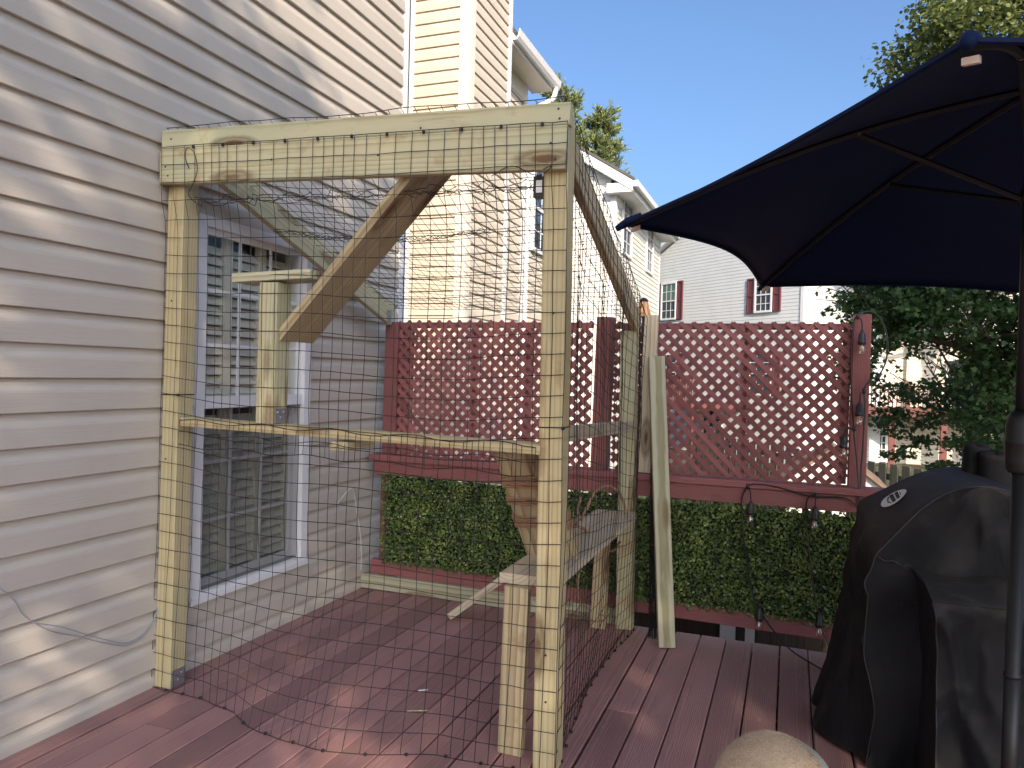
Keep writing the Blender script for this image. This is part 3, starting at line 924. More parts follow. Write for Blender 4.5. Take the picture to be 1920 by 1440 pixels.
h3win(1.2, 2.3, 0.9, 2.5)
h3win(3.6, 4.7, -1.2, 0.3, sh=False)
b = MB()
for u0, u1 in ((2.6, 5.8),):
    for q in range(28):
        u = u0 + (u1 - u0) * q / 27
        p = h3p(u, 0, -2.4)
        b.box((p.x - 0.03, p.y - 0.03, 0.55), (p.x + 0.03, p.y + 0.03, 1.5))
    b.tube([h3p(u0, 1.5, -2.4), h3p(u1, 1.5, -2.4)], 0.07, 4)
    b.add([h3p(u, z, d) for d in (-2.5, 0) for u, z in ((u0, 0.3), (u1, 0.3), (u1, 0.55), (u0, 0.55))], [(0, 1, 2, 3), (4, 7, 6, 5), (0, 4, 5, 1), (1, 5, 6, 2), (2, 6, 7, 3), (3, 7, 4, 0)])
    for u in (u0 + 0.1, u1 - 0.1):
        b.tube([h3p(u, -1.5, -2.35), h3p(u, 0.31, -2.35)], 0.08, 4)
b.build('porch', 'far_red', h3)

# house with the red balcony behind the maple
h4 = empty('balcony_house', (7.0, 33.0, -1.5))
tag(h4, 'cream house with a red balcony and white french doors behind the maple leaves', 'house')
MB().box((4.4, 31.2, -1.5), (11.5, 39, 6.2)).build('wall', 'siding_far', h4)
MB().box((6.60, 31.02, 0.62), (7.05, 31.199, 6.1)).build('bay_panel', 'siding_cream', h4)
b = MB()
b.add([(4.0, 30.7, 6.2), (11.9, 30.7, 6.2), (11.9, 39.4, 6.2), (4.0, 39.4, 6.2), (4.0, 35, 8.8), (11.9, 35, 8.8)], [(0, 3, 2, 1), (0, 1, 5, 4), (2, 3, 4, 5), (1, 2, 5), (3, 0, 4)])
b.build('roof', 'roof', h4)
db = MB()
db.box((4.3, 29.2, 0.32), (9.6, 31.19, 0.58))
db.build('balcony_floor', 'far_red', h4)
for q in range(40):
    xx = 4.36 + q * 0.134
    MB().box((xx - 0.02, 29.24, 0.60), (xx + 0.02, 29.28, 1.34)).build('baluster', 'far_red', h4)
db = MB()
db.box((4.3, 29.2, 1.34), (9.6, 29.32, 1.40)).box((4.3, 29.22, 0.585), (9.6, 29.30, 0.64))
for xx in (4.35, 6.45, 8.2, 9.55):
    db.box((xx - 0.06, 29.201, 0.581), (xx + 0.06, 29.319, 1.52))
db.build('railing', 'far_red', h4)
for xx in (4.5, 6.0, 7.6, 9.4):
    MB().box((xx - 0.10, 29.35, -1.5), (xx + 0.10, 29.55, 0.319)).build('balcony_post', 'far_red', h4)
for xx in (5.28, 5.68):
    f = MB()
    f.box((xx, 31.12, -1.45), (xx + 0.07, 31.199, 0.0)).box((xx + 0.30, 31.12, -1.45), (xx + 0.37, 31.199, 0.0)).box((xx + 0.07, 31.12, -0.08), (xx + 0.30, 31.199, 0.0)).box((xx + 0.07, 31.12, -1.45), (xx + 0.30, 31.199, -1.25))
    f.box((xx + 0.17, 31.13, -1.25), (xx + 0.20, 31.19, -0.08))
    for zz in (-1.0, -0.75, -0.5, -0.28):
        f.box((xx + 0.07, 31.131, zz - 0.012), (xx + 0.17, 31.189, zz + 0.012)).box((xx + 0.20, 31.131, zz - 0.012), (xx + 0.30, 31.189, zz + 0.012))
    dd = f.build('french_door', 'trim', h4)
    MB().box((xx + 0.07, 31.16, -1.25), (xx + 0.30, 31.17, -0.08)).build('pane', 'far_glass', dd)
win_unit(h4, (4.75, 31.19, 0.8), (1, 0, 0), 0.8, 1.6)
win_unit(h4, (7.9, 31.19, 0.8), (1, 0, 0), 1.2, 1.6)
win_unit(h4, (4.9, 31.19, 3.6), (1, 0, 0), 0.9, 1.5)

# wooden yard fence (alternating boards), rails and posts
yf = empty('yard_fence', (3.9, 12.2, -1.5))
tag(yf, 'weathered grey shadowbox board fence in the yard beyond the lattice', 'fence')
fa, fb = V((0.6, 17.1, 0)), V((7.4, 7.1, 0))
fd = (fb - fa).normalized()
fnm = V((0, 0, 1)).cross(fd)
Lf = (fb - fa).length
q = 0.0
idx = 0
while q < Lf:
    p = fa + fd * q + fnm * (0.045 if idx % 2 else -0.045)
    top = 0.28 + rnd.uniform(-0.015, 0.015)
    board('fence_board', (p.x, p.y, -1.48), (p.x, p.y, top), 0.14, 0.02, 'old_fence', yf, wide=fd)
    q += 0.115
    idx += 1
for zz in (-1.2, 0.10):
    a, bb = fa + V((0, 0, zz)), fb + V((0, 0, zz))
    board('fence_rail', a, bb, 0.09, 0.038, 'old_fence', yf, wide=(0, 0, 1))

# small white shed
sh = empty('shed', (3.15, 10.4, -1.5))
tag(sh, 'small white shed with a brown roof seen right of the lattice post', 'shed')
b = MB()
fr = [(2.60, -1.5), (3.70, -1.5), (3.70, 0.20), (3.15, 0.62), (2.60, 0.20)]
b.add([(xx, 9.9, zz) for xx, zz in fr] + [(xx, 11.0, zz) for xx, zz in fr], [(0, 1, 2, 3, 4), (9, 8, 7, 6, 5)] + [(q, q + 5, (q + 1) % 5 + 5, (q + 1) % 5) for q in range(5)])
b.build('wall', 'siding_white', sh)
b = MB()
for s in (1, -1):
    xa, xb = 3.15 + s * 0.62, 3.15
    b.add([(xa, 9.82, 0.15), (xb, 9.82, 0.63), (xb, 11.1, 0.63), (xa, 11.1, 0.15), (xa, 9.82, 0.19), (xb, 9.82, 0.67), (xb, 11.1, 0.67), (xa, 11.1, 0.19)],
          [(0, 3, 2, 1), (4, 5, 6, 7), (0, 1, 5, 4), (2, 3, 7, 6), (3, 0, 4, 7), (1, 2, 6, 5)])
b.build('roof', 'roof_brown', sh)
MB().box((3.62, 9.875, -1.5), (3.715, 9.899, 0.19)).build('corner_trim', 'trim', sh)

# board screen below the deck edge
sc = empty('board_screen', (2.8, 5.05, -1.5))
tag(sc, 'dark brown upright boards showing through the gap under the fence', 'fence')
for q in range(40):
    xx = 0.3 + q * 0.105
    board('fence_board', (xx, 5.05 + rnd.uniform(-0.006, 0.006), -1.5), (xx, 5.05, 0.0), 0.1046, 0.02, 'dark_boards', sc, wide=(1, 0, 0))
MB().box((2.27, 4.90, -1.5), (2.36, 4.99, -0.02)).build('white_post', 'trim', sc)
MB().box((2.42, 4.93, -1.5), (2.475, 4.99, -0.02)).build('white_post', 'trim', sc)

# ================================================================== LATTICE FENCE
fe = empty('lattice_fence', (1.6, 4.42, -0.2))
tag(fe, 'dark red lattice privacy fence along the far edge of the deck', 'fence')
R = 'fence_red'
YF = 4.40
def post(xa, xb, z0, z1, lean=0.0, ya=YF + 0.0, yb=YF + 0.089, cap=False):
    xc = (xa + xb) / 2
    return board('post', (xc, (ya + yb) / 2, z0), (xc + lean, (ya + yb) / 2, z1), xb - xa, yb - ya, R, fe, wide=(1, 0, 0))
post(0.105, 0.200, -0.2, 1.76, 0.012, YF - 0.005, YF + 0.08)
post(1.515, 1.612, -0.2, 1.79, 0.035, YF - 0.012, YF + 0.077)
post(2.940, 3.026, -0.2, 1.80, 0.008, YF - 0.02, YF + 0.069)
post(5.3, 5.39, -0.2, 1.0)
# rails
board('rail', (0.06, YF - 0.012, 0.868), (5.4, YF - 0.012, 0.862), 0.14, 0.038, R, fe, wide=(0, 1, 0))
board('rail', (0.085, YF - 0.045, 0.803), (5.4, YF - 0.045, 0.797), 0.092, 0.032, R, fe, wide=(0, 0, 1))
board('rail', (0.075, YF - 0.030, 0.146), (3.4, YF - 0.030, 0.100), 0.092, 0.036, R, fe, wide=(0, 0, 1))
board('rail', (3.41, YF - 0.030, 0.100), (5.4, YF - 0.030, 0.09), 0.092, 0.036, R, fe, wide=(0, 0, 1))
board('rail', (0.205, YF + 0.052, 1.744), (1.515, YF + 0.052, 1.744), 0.034, 0.03, R, fe, wide=(0, 0, 1))
board('rail', (1.66, YF + 0.052, 1.740), (2.94, YF + 0.052, 1.738), 0.034, 0.03, R, fe, wide=(0, 0, 1))
for xc, w in ((0.250, 0.085), (0.735, 0.03), (1.10, 0.05), (1.745, 0.06), (2.395, 0.03), (2.915, 0.045)):
    board('batten', (xc, YF + 0.052, 0.89), (xc + 0.01, YF + 0.052, 1.725), w, 0.026, R, fe, wide=(1, 0, 0))
for q in range(27):
    xx = 0.26 + q * 0.118
    if xx < 3.3:
        board('baluster', (xx, YF + 0.045, 0.17), (xx, YF + 0.045, 0.80), 0.034, 0.034, R, fe, wide=(1, 0, 0))
# lattice slats, clipped to their panel
def lattice(xa, xb, za, zb, ph):
    pitch = 0.0722
    w, t = 0.0280, 0.0065
    for lay, sg in ((0, -1), (1, 1)):
        y = YF + 0.018 + lay * 0.0072
        c = xa - (zb - za) + ph
        while c < xb + (zb - za):
            # line x = c + s*(z - za) for s=+1 ; x = c - (z-za) for s=-1 (shifted)
            pts = []
            z_lo, z_hi = za, zb
            if sg > 0:
                xs, xe_ = c, c + (zb - za)
                z0, z1 = za, zb
                if xs < xa:
                    z0 = za + (xa - xs); xs = xa
                if xe_ > xb:
                    z1 = zb - (xe_ - xb); xe_ = xb
            else:
                xs, xe_ = c, c - (zb - za)
                z0, z1 = za, zb
                if xs > xb:
                    z0 = za + (xs - xb); xs = xb
                if xe_ < xa:
                    z1 = zb - (xa - xe_); xe_ = xa
            if z1 - z0 > 0.03:
                board('lattice_slat', (xs, y, z0), (xe_, y, z1), w, t, R, fe, wide=(0, 1, 0) if False else V((-(z1 - z0) * sg, 0, abs(xe_ - xs))), ch=0.0012)
            c += pitch
lattice(0.205, 1.515, 0.889, 1.766, 0.015)
lattice(1.655, 2.938, 0.886, 1.756, 0.03)

# pale treated board along the deck in front of the fence
tag(board('kick_board', (0.022, YF - 0.068, 0.052), (1.74, YF - 0.068, 0.045), 0.092, 0.036, 'pine_fresh', None, wide=(0, 0, 1)),
    'pale green treated board lying on edge along the foot of the fence', 'board')

# ------------------------------------------------------------------ artificial hedge mats
def hedge(name, xa, xb, z0, z1, label, seed):
    e = empty(name, ((xa + xb) / 2, YF - 0.05, z0))
    tag(e, label, 'hedge panel', 'artificial hedge mats on the fence')
    MB().add([(xa + 0.02, YF - 0.030, z0 + 0.02), (xb - 0.02, YF - 0.030, z0 + 0.0), (xb - 0.02, YF - 0.030, z1 - 0.025), (xa + 0.02, YF - 0.030, z1 - 0.02)], [(0, 1, 2, 3)]).build('backing', 'box_back', e)
    gg = np.random.default_rng(seed)
    n = int((xb - xa) * (z1 - z0) * 15500)
    xs = gg.uniform(xa, xb, n)
    zs = gg.uniform(z0, z1, n)
    # ragged edges
    zs = zs + gg.normal(0, 0.006, n)
    clump = np.array([mnoise.noise(V((a * 9, b * 9, seed))) for a, b in zip(xs, zs)])
    dep = gg.uniform(0, 1, n) ** 0.7
    slope = -0.018 * (xs - xa) if False else 0
    P = np.stack([xs, YF - 0.032 - 0.05 * dep - 0.012 * clump, zs], 1)
    N = np.tile(np.array([0.0, -0.75, 0.55]), (n, 1))
    at = np.clip(0.22 + 0.6 * gg.uniform(0, 1, n) ** 2.0 + 0.3 * clump + 0.2 * (gg.uniform(0, 1, n) > 0.9), 0, 1)
    me = scatter_leaves('leaves', P, N, 0.0165, ROUND, seed, 0.65, at)
    o = place('leaves', me, 'box_leaf', e)
    o['kind'] = 'stuff'
hedge('hedge_panel', 0.158, 1.80, 0.178, 0.765, 'artificial boxwood mat on the fence inside the netted frame', 3)
hedge('hedge_panel', 1.805, 3.30, 0.145, 0.750, 'artificial boxwood mat with string lights left of the covered grill', 4)

# ================================================================== CAT ENCLOSURE
ce = empty('netted_enclosure', (0.95, 3.4, 0))
tag(ce, 'raw pine frame enclosure covered in black netting against the house', 'enclosure')
Y0 = 2.605
def bx(name, p0, p1, w, t, mat, wide): return board(name, p0, p1, w, t, mat, ce, wide=wide)
# posts 4x4
bx('post', (0.060, Y0 + 0.045, 0.001), (0.085, Y0 + 0.045, 2.425), 0.089, 0.089, 'pine', (1, 0, 0))
bx('post', (1.845, Y0 + 0.045, 0.001), (1.828, Y0 + 0.045, 2.385), 0.089, 0.089, 'pine', (1, 0, 0))
bx('post', (1.790, 4.285, 0.001), (1.768, 4.300, 1.70), 0.089, 0.089, 'pine_green', (1, 0, 0))
# top beam 2x10 in front of the posts
bx('beam', (0.030, 2.584, 2.302), (1.878, 2.584, 2.243), 0.154, 0.038, 'pine_green', (0, 0, 1))
bx('beam', (0.034, 2.588, 2.4205), (1.888, 2.588, 2.3615), 0.0805, 0.038, 'pine_green', (0, 0, 1))
bx('beam', (0.132, 2.624, 2.40), (1.782, 2.624, 2.35), 0.089, 0.036, 'pine_green', (0, 0, 1))
# sloping rafters to the fence
bx('rafter', (0.155, 2.70, 2.375), (0.155, 4.395, 1.800), 0.135, 0.038, 'pine_green', (0, 0, 1))
bx('rafter', (1.835, 2.696, 2.30), (1.800, 4.33, 1.745), 0.125, 0.038, 'pine_stained', (0, 0, 1))
# mid rails
bx('mid_rail', (0.134, Y0 + 0.0445, 1.188), (1.797, Y0 + 0.0445, 1.163), 0.089, 0.038, 'pine', (0, 1, 0))
bx('mid_rail', (1.842, 2.696, 1.215), (1.800, 4.238, 1.162), 0.058, 0.045, 'pine_grey', (0, 0, 1))
# stub under the mid rail
bx('stub', (0.951, 2.605, 1.128), (0.951, 2.80, 1.128), 0.087, 0.034, 'pine', (1, 0, 0))
# perch on a short post
bx('perch_post', (0.585, Y0 + 0.040, 1.202), (0.592, Y0 + 0.040, 1.792), 0.092, 0.092, 'pine_green', (1, 0, 0))
bx('perch', (0.405, Y0 + 0.060, 1.814), (0.800, Y0 + 0.060, 1.824), 0.140, 0.038, 'pine_fresh', (0, 1, 0))
# knee brace, flat 2x6
_bd = V((0.685, 0, 0.729)).normalized()
_bw = V((0, 1, 0)); _bt = _bd.cross(_bw)
_bm = Matrix(((_bd.x, 0, _bt.x, 0.640), (0, 1, 0, 2.732), (_bd.z, 0, _bt.z, 1.575), (0, 0, 0, 1)))
_bv = []
for _x, _cut in ((0.0, 0.019 * _bd.x / _bd.z), (0.975, 0.0)):
    for _y in (-0.117, 0.117):
        for _z in (-0.019, 0.019):
            _bv.append((_x - (_cut if _z * _bt.z < 0 else -_cut) * (-1 if _bt.z > 0 else 1) * -1, _y, _z))
place('brace', mesh('brace', _bv, [(0, 1, 3, 2), (4, 6, 7, 5), (0, 4, 5, 1), (2, 3, 7, 6), (0, 2, 6, 4), (1, 5, 7, 3)]), 'pine_stained', ce, _bm)
# bench and legs
bx('bench', (1.735, 2.700, 0.655), (1.735, 4.235, 0.655), 0.235, 0.038, 'pine_grey', (1, 0, 0))
bx('bench_leg', (1.690, 2.680, 0.001), (1.700, 2.680, 0.635), 0.098, 0.038, 'pine_stained', (1, 0, 0))
bx('bench_leg', (1.650, 4.215, 0.001), (1.665, 4.215, 0.635), 0.086, 0.038, 'pine_stained', (1, 0, 0))
# ramp from deck to bench, leaning scratching plank
bx('ramp', (0.828, 4.03, 0.022), (1.600, 4.03, 0.640), 0.140, 0.040, 'pine_grey', (0, 1, 0))
pl0, pl1 = V((1.690, 2.722, 1.142)), V((1.718, 3.06, 0.678))
bx('scratching_plank', pl0, pl1, 0.225, 0.036, 'pine_stained', (1, 0, 0))
# rope wound round the plank
ax = (pl1 - pl0).normalized()
wx = V((1, 0, 0)); wx = (wx - ax * wx.dot(ax)).normalized()
wz = ax.cross(wx)
Lp = (pl1 - pl0).length
def rope_wrap(t0, t1, turns, r=0.0042, seed=0):
    rr = random.Random(seed)
    pts = []
    hw, ht = 0.1175, 0.0235
    per = [(-hw, -ht), (0, -ht), (hw, -ht), (hw + 0.003, 0), (hw, ht), (0, ht), (-hw, ht), (-hw - 0.003, 0)]
    N = turns * 8
    tj = [rr.uniform(-0.012, 0.012) for _ in range(turns + 2)]
    for i in range(N + 1):
        a, c = per[i % 8]
        tt = t0 + (t1 - t0) * i / N + tj[i // 8] * (0.5 - abs((i % 8) / 8 - 0.5)) * 1.6
        pts.append(pl0 + ax * (Lp * tt) + wx * a + wz * c)
    # twisted pair of strands
    m = MB()
    dense = []
    for i in range(len(pts) - 1):
        for s in range(5):
            dense.append(pts[i].lerp(pts[i + 1], s / 5))
    dense.append(pts[-1])
    for ph in (0, math.pi):
        st = []
        for i, p in enumerate(dense):
            t = (dense[min(i + 1, len(dense) - 1)] - dense[max(i - 1, 0)]).normalized()
            a = t.orthogonal().normalized(); bq = t.cross(a)
            an = ph + i * 1.15
            st.append(p + (a * math.cos(an) + bq * math.sin(an)) * 0.0024)
        m.tube(st, 0.0034, 4)
    return m
for t0, t1, tn, sd in ((0.19, 0.30, 5, 1), (0.38, 0.47, 4, 2), (0.57, 0.69, 5, 3)):
    rope_wrap(t0, t1, tn, seed=sd).build('rope', 'rope', ce)
m = MB()
m.tube(smooth_path([(1.80, 2.98, 0.795), (1.775, 3.2, 0.80), (1.74, 3.42, 0.775), (1.70, 3.58, 0.735), (1.69, 3.72, 0.76), (1.70, 3.86, 0.83), (1.735, 4.00, 0.845), (1.775, 4.10, 0.80), (1.80, 4.14, 0.72), (1.805, 4.13, 0.68)]), 0.0075, 6)
m.tube(smooth_path([(1.80, 2.96, 0.77), (1.77, 3.18, 0.77), (1.73, 3.40, 0.745), (1.70, 3.50, 0.715), (1.72, 3.56, 0.695), (1.75, 3.5, 0.69)]), 0.0075, 6)
m.tube(smooth_path([(1.80, 2.98, 0.81), (1.76, 3.22, 0.785), (1.725, 3.45, 0.76), (1.70, 3.52, 0.79), (1.69, 3.6, 0.84)]), 0.006, 6)
m.build('rope', 'rope', ce)
m = MB()
m.tube(smooth_path([(1.625, 4.19, 0.50), (1.665, 4.18, 0.47), (1.70, 4.17, 0.455), (1.74, 4.19, 0.46), (1.76, 4.24, 0.50)]), 0.0065, 6)
m.tube(smooth_path([(1.605, 4.17, 0.06), (1.65, 4.165, 0.05), (1.70, 4.19, 0.07), (1.62, 4.20, 0.10), (1.55, 4.18, 0.15), (1.53, 4.2, 0.25), (1.55, 4.2, 0.4), (1.53, 4.2, 0.6)]), 0.004, 6)
m.tube(smooth_path([(1.52, 4.05, 0.60), (1.49, 4.03, 0.645), (1.46, 4.0, 0.60), (1.50, 3.965, 0.585), (1.54, 3.96, 0.63), (1.56, 4.0, 0.65)]), 0.007, 6)
m.build('rope', 'rope', ce)
# steel brackets
def bracket(p, sx, sz, nrm, ce=ce):
    p = V(p); nv = V(nrm).normalized()
    side = V((0, 0, 1)).cross(nv).normalized()
    up = V((0, 0, 1))
    m = MB()
    th = 0.003
    vs = [p + side * a * sx / 2 + up * bq * sz / 2 + nv * d for d in (0, th) for a, bq in ((-1, -1), (1, -1), (1, 1), (-1, 1))]
    m.add(vs, [(0, 1, 2, 3), (4, 7, 6, 5), (0, 4, 5, 1), (1, 5, 6, 2), (2, 6, 7, 3), (3, 7, 4, 0)])
    for a, bq in ((-0.25, 0.2), (0.25, 0.2), (0.0, -0.15)):
        c = p + side * a * sx + up * bq * sz + nv * th
        m.lathe(c, [(0.006, 0.0), (0.006, 0.002), (0.003, 0.003)], 8, nv)
    return m.build('bracket', 'steel', ce)
bracket((0.107, Y0 + 0.045, 0.040), 0.080, 0.075, (1, 0, 0))
bracket((0.631, Y0 + 0.040, 1.236), 0.072, 0.062, (1, 0, 0))
bracket((0.180, 4.33, 1.785), 0.045, 0.09, (1, 0, 0))
bracket((1.808, 4.302, 1.735), 0.05, 0.075, (0.2, -1, 0))
m = MB().box((1.74, 2.62, 2.085), (1.783, 2.66, 2.16))
m.build('hanger', 'black', ce)
MB().box((1.752, 2.6165, 2.10), (1.775, 2.6195, 2.145)).build('paper_tag', 'white', ce)
# zip ties round the posts
def tie(c, z, w=0.0475, r=0.0022):
    m = MB()
    x, y = c
    m.tube([(x - w, y - w, z), (x + w, y - w, z + 0.003), (x + w, y + w, z + 0.002), (x - w, y + w, z)], r, 5, closed=True)
    m.box((x + w - 0.006, y - w - 0.006, z - 0.004), (x + w + 0.006, y - w + 0.002, z + 0.006))
    m.build('zip_tie', 'net', ce)
tie((0.075, Y0 + 0.045), 1.305)
tie((1.837, Y0 + 0.045), 1.245)

# screw heads at the joints
def screw(p, nrm):
    MB().lathe(p, [(0.0045, 0.0), (0.0045, 0.0006), (0.002, 0.0008)], 8, nrm).build('screw', 'black', ce)
for xx, zz in ((0.060, 2.30), (0.075, 2.26), (0.085, 2.42), (1.845, 2.38), (1.850, 2.345), (1.82, 2.26), (1.84, 2.20), (0.62, 2.29), (1.12, 2.27), (1.30, 2.36)):
    screw((xx, 2.5645 + (0.004 if zz > 2.385 - 0.03 * xx else 0.0), zz), (0, -1, 0))
for xx, zz in ((0.055, 1.02), (0.07, 1.72), (1.84, 0.42), (1.835, 1.66), (1.845, 0.25), (0.62, 1.30), (0.60, 1.70)):
    screw((xx, 2.6045 - (0.0015 if 0.5 < xx < 0.7 else 0), zz), (0, -1, 0))
# ---- netting
def interp(tab, x):
    xs = [t[0] for t in tab]
    for (a, fa_), (b_, fb_) in zip(tab, tab[1:]):
        if a <= x <= b_:
            s = (x - a) / (b_ - a)
            s = s * s * (3 - 2 * s)
            return fa_ + (fb_ - fa_) * s
    return tab[0][1] if x < xs[0] else tab[-1][1]
BOT = [(0.0, 2.600), (0.112, 2.585), (0.296, 2.585), (0.447, 2.55), (0.727, 2.435), (0.881, 2.418), (1.038, 2.409), (1.195, 2.446), (1.317, 2.500), (1.429, 2.552), (1.607, 2.556), (1.724, 2.572), (1.90, 2.585)]
def net_grid(G, name, r=0.0015, seed=0, skip=0.0):
    m = MB()
    rows, cols = len(G), len(G[0])
    for i in range(rows):
        m.tube(G[i], r * (1.15 if i in (0, rows - 1) else 1.0), 4, cap=False)
    for j in range(cols):
        m.tube([G[i][j] for i in range(rows)], r, 4, cap=False)
    o = m.build(name, 'net', ce)
    return o
NZ, NXC = 31, 33
G = []
for i in range(NZ + 1):
    v = i / NZ
    row = []
    for j in range(NXC + 1):
        u = j / NXC
        uu = u + 0.012 * math.sin(u * 19) + 0.010 * math.sin(u * 7 + v * 2.2)
        xl = 0.008 + 0.020 * v
        xr = 1.893 - 0.012 * v
        x = xl + (xr - xl) * min(1, max(0, uu))
        top = 2.385 - 0.055 * u
        zc = 0.003 + v * (top - 0.003)
        # rows sag slightly between the posts in the middle heights
        zc += (-0.030 * math.sin(math.pi * u) * math.sin(math.pi * v) + 0.010 * math.sin(u * 11 + v * 5) * math.sin(math.pi * v))
        yb = interp(BOT, x)
        blend = max(0.0, 1 - v * NZ * 0.075 / 0.62)
        plane = 2.596 if v < 0.91 else 2.5615
        if 0.86 < v < 0.91:
            plane = 2.596 - (v - 0.86) / 0.05 * 0.0345
        if abs(zc - 1.18) < 0.06:
            plane = min(plane, 2.600)
        y = plane + (yb - plane) * blend ** 1.4
        y += 0.012 * mnoise.noise(V((x * 3, zc * 3, 1.0))) * (1 if 0.05 < v < 0.85 and 0.06 < u < 0.94 else 0) - 0.004
        x += 0.010 * mnoise.noise(V((x * 2.2, zc * 2.0, 9.0)))
        if 1.8 < x:
            y = min(y, 2.600)
        row.append((x, y, zc + 0.004 * mnoise.noise(V((x * 9, zc * 9, 4)))))
    G.append(row)
FRONT = G
net_grid(G, 'front_net')
# folded lip of the net along the mid rail (second layer)
G2 = []
for i in range(3):
    row = []
    for j in range(NXC + 1):
        x = 0.14 + (1.79 - 0.14) * j / NXC + 0.01 * math.sin(j * 1.7)
        row.append((x, 2.594 - 0.004 * i, 1.196 - 0.017 * j / NXC - 0.055 * i + 0.008 * math.sin(j * 0.9 + i)))
    G2.append(row)
net_grid(G2, 'net_seam')
# right side net, under the right rafter
G = []
NR, NC = 31, 27
for i in range(NR + 1):
    v = i / NR
    row = []
    for j in range(NC + 1):
        u = j / NC
        y = 2.60 + (4.30 - 2.60) * u
        top = 2.345 - (2.345 - 1.775) * max(0, (u - 0.03) / 0.97)
        xb = 1.853 + 0.04 * (1 - u) - 0.06 * math.sin(math.pi * u) * (1 - v) ** 2
        x = 1.895 - 0.030 * u
        x = x + (xb - x) * (1 - v) ** 2
        # gathers: verticals bunch into folds towards the middle of the upper part
        fold = math.sin(math.pi * min(1, max(0, (v - 0.25) / 0.75)))
        y += fold * 0.05 * math.sin(u * 17.0) * (0.4 + 0.6 * u)
        x += 0.014 * mnoise.noise(V((y * 4, v * 6, 3.3))) + fold * 0.018 * math.sin(u * 23 + v * 2)
        row.append((x, y, 0.004 + v * (top - 0.004) + 0.02 * mnoise.noise(V((y * 2.0, v * 3, 7.7))) * (1 if 0 < v < 1 else 0)))
    G.append(row)
net_grid(G, 'side_net')
# roof net laid over the rafters
G = []
NR, NC = 27, 33
for i in range(NR + 1):
    v = i / NR
    row = []
    for j in range(NC + 1):
        u = j / NC
        y = 2.57 + (4.40 - 2.57) * v
        x = 0.06 + (1.87 - 0.035 * v - 0.06) * u + 0.012 * mnoise.noise(V((u * 5, v * 5, 2)))
        z = 2.475 - 0.055 * u + (1.845 - 2.475 + 0.02 * u) * v
        z -= 0.085 * math.sin(math.pi * u) ** 0.8 * math.sin(math.pi * v) ** 0.8
        z += 0.015 * mnoise.noise(V((x * 4, y * 4, 5)))
        row.append((x, y + 0.015 * mnoise.noise(V((x * 3, y * 3, 8))), z))
    G.append(row)
net_grid(G, 'roof_net')
# loose bunched edge of the roof net sagging below the beam
m = MB()
for s in range(3):
    pts = []
    for q in range(60):
        u = q / 59
        pts.append((0.13 + 1.66 * u, 2.66 + 0.03 * math.sin(q * 1.3 + s), 2.185 - 0.03 * u - 0.035 * abs(math.sin(u * 9 + s)) + 0.008 * math.sin(q * 2.1 + s * 2)))
    m.tube(pts, 0.0015, 4, cap=False)
pts = []
for s in range(4):
    pts = [(0.22 + 1.05 * q / 30 + 0.006 * math.sin(q * 2 + s), 3.10 + 0.25 * q / 30 + 0.02 * math.sin(q * 1.1 + s * 2), 2.12 + 0.012 * math.sin(q * 1.9 + s * 1.4) - 0.05 * math.sin(math.pi * q / 30)) for q in range(31)]
    m.tube(pts, 0.0015, 4, cap=False)
m.build('net_edge', 'net', ce)
# wire ends and loops at the beam
m = MB()
m.tube(smooth_path([(0.20, 2.556, 2.28), (0.185, 2.548, 2.33), (0.20, 2.545, 2.365), (0.235, 2.547, 2.34), (0.25, 2.55, 2.27), (0.225, 2.552, 2.21), (0.20, 2.556, 2.17), (0.24, 2.556, 2.13)]), 0.0018, 5)
m.build('tie_wire', 'net', ce)
m = MB()
m.tube(smooth_path([(1.60, 2.556, 2.155), (1.68, 2.552, 2.185), (1.76, 2.556, 2.150), (1.80, 2.556, 2.150), (1.83, 2.554, 2.175), (1.80, 2.55, 2.165)]), 0.0018, 5)
m.build('tie_wire', 'net', ce)
# staples on the beam and little clips along the bottom edge
for q in range(11):
    xx = 0.22 + q * 0.157
    zz = 2.385 - 0.055 * xx / 1.88 - 0.006
    MB().lathe((xx, 2.556, zz), [(0.004, -0.007), (0.007, -0.002), (0.006, 0.005), (0.003, 0.008)], 6).build('net_clip', 'net', ce)
for xx in (0.11, 0.20, 0.30, 0.46, 0.62, 0.76, 0.90, 1.04, 1.20, 1.34, 1.48, 1.62, 1.74):
    MB().lathe((xx, interp(BOT, xx) - 0.006, 0.007), [(0.003, -0.007), (0.007, -0.003), (0.007, 0.003), (0.003, 0.007)], 6, (1, 0, 0.3)).build('net_clip', 'net', ce)
for q in range(14):
    u = (q + 0.5) / 14
    xb = 1.853 + 0.04 * (1 - u) - 0.06 * math.sin(math.pi * u)
    MB().lathe((xb + 0.004, 2.62 + 1.68 * u, 0.008), [(0.003, -0.007), (0.007, -0.003), (0.007, 0.003), (0.003, 0.007)], 6, (0, 1, 0.3)).build('net_clip', 'net', ce)

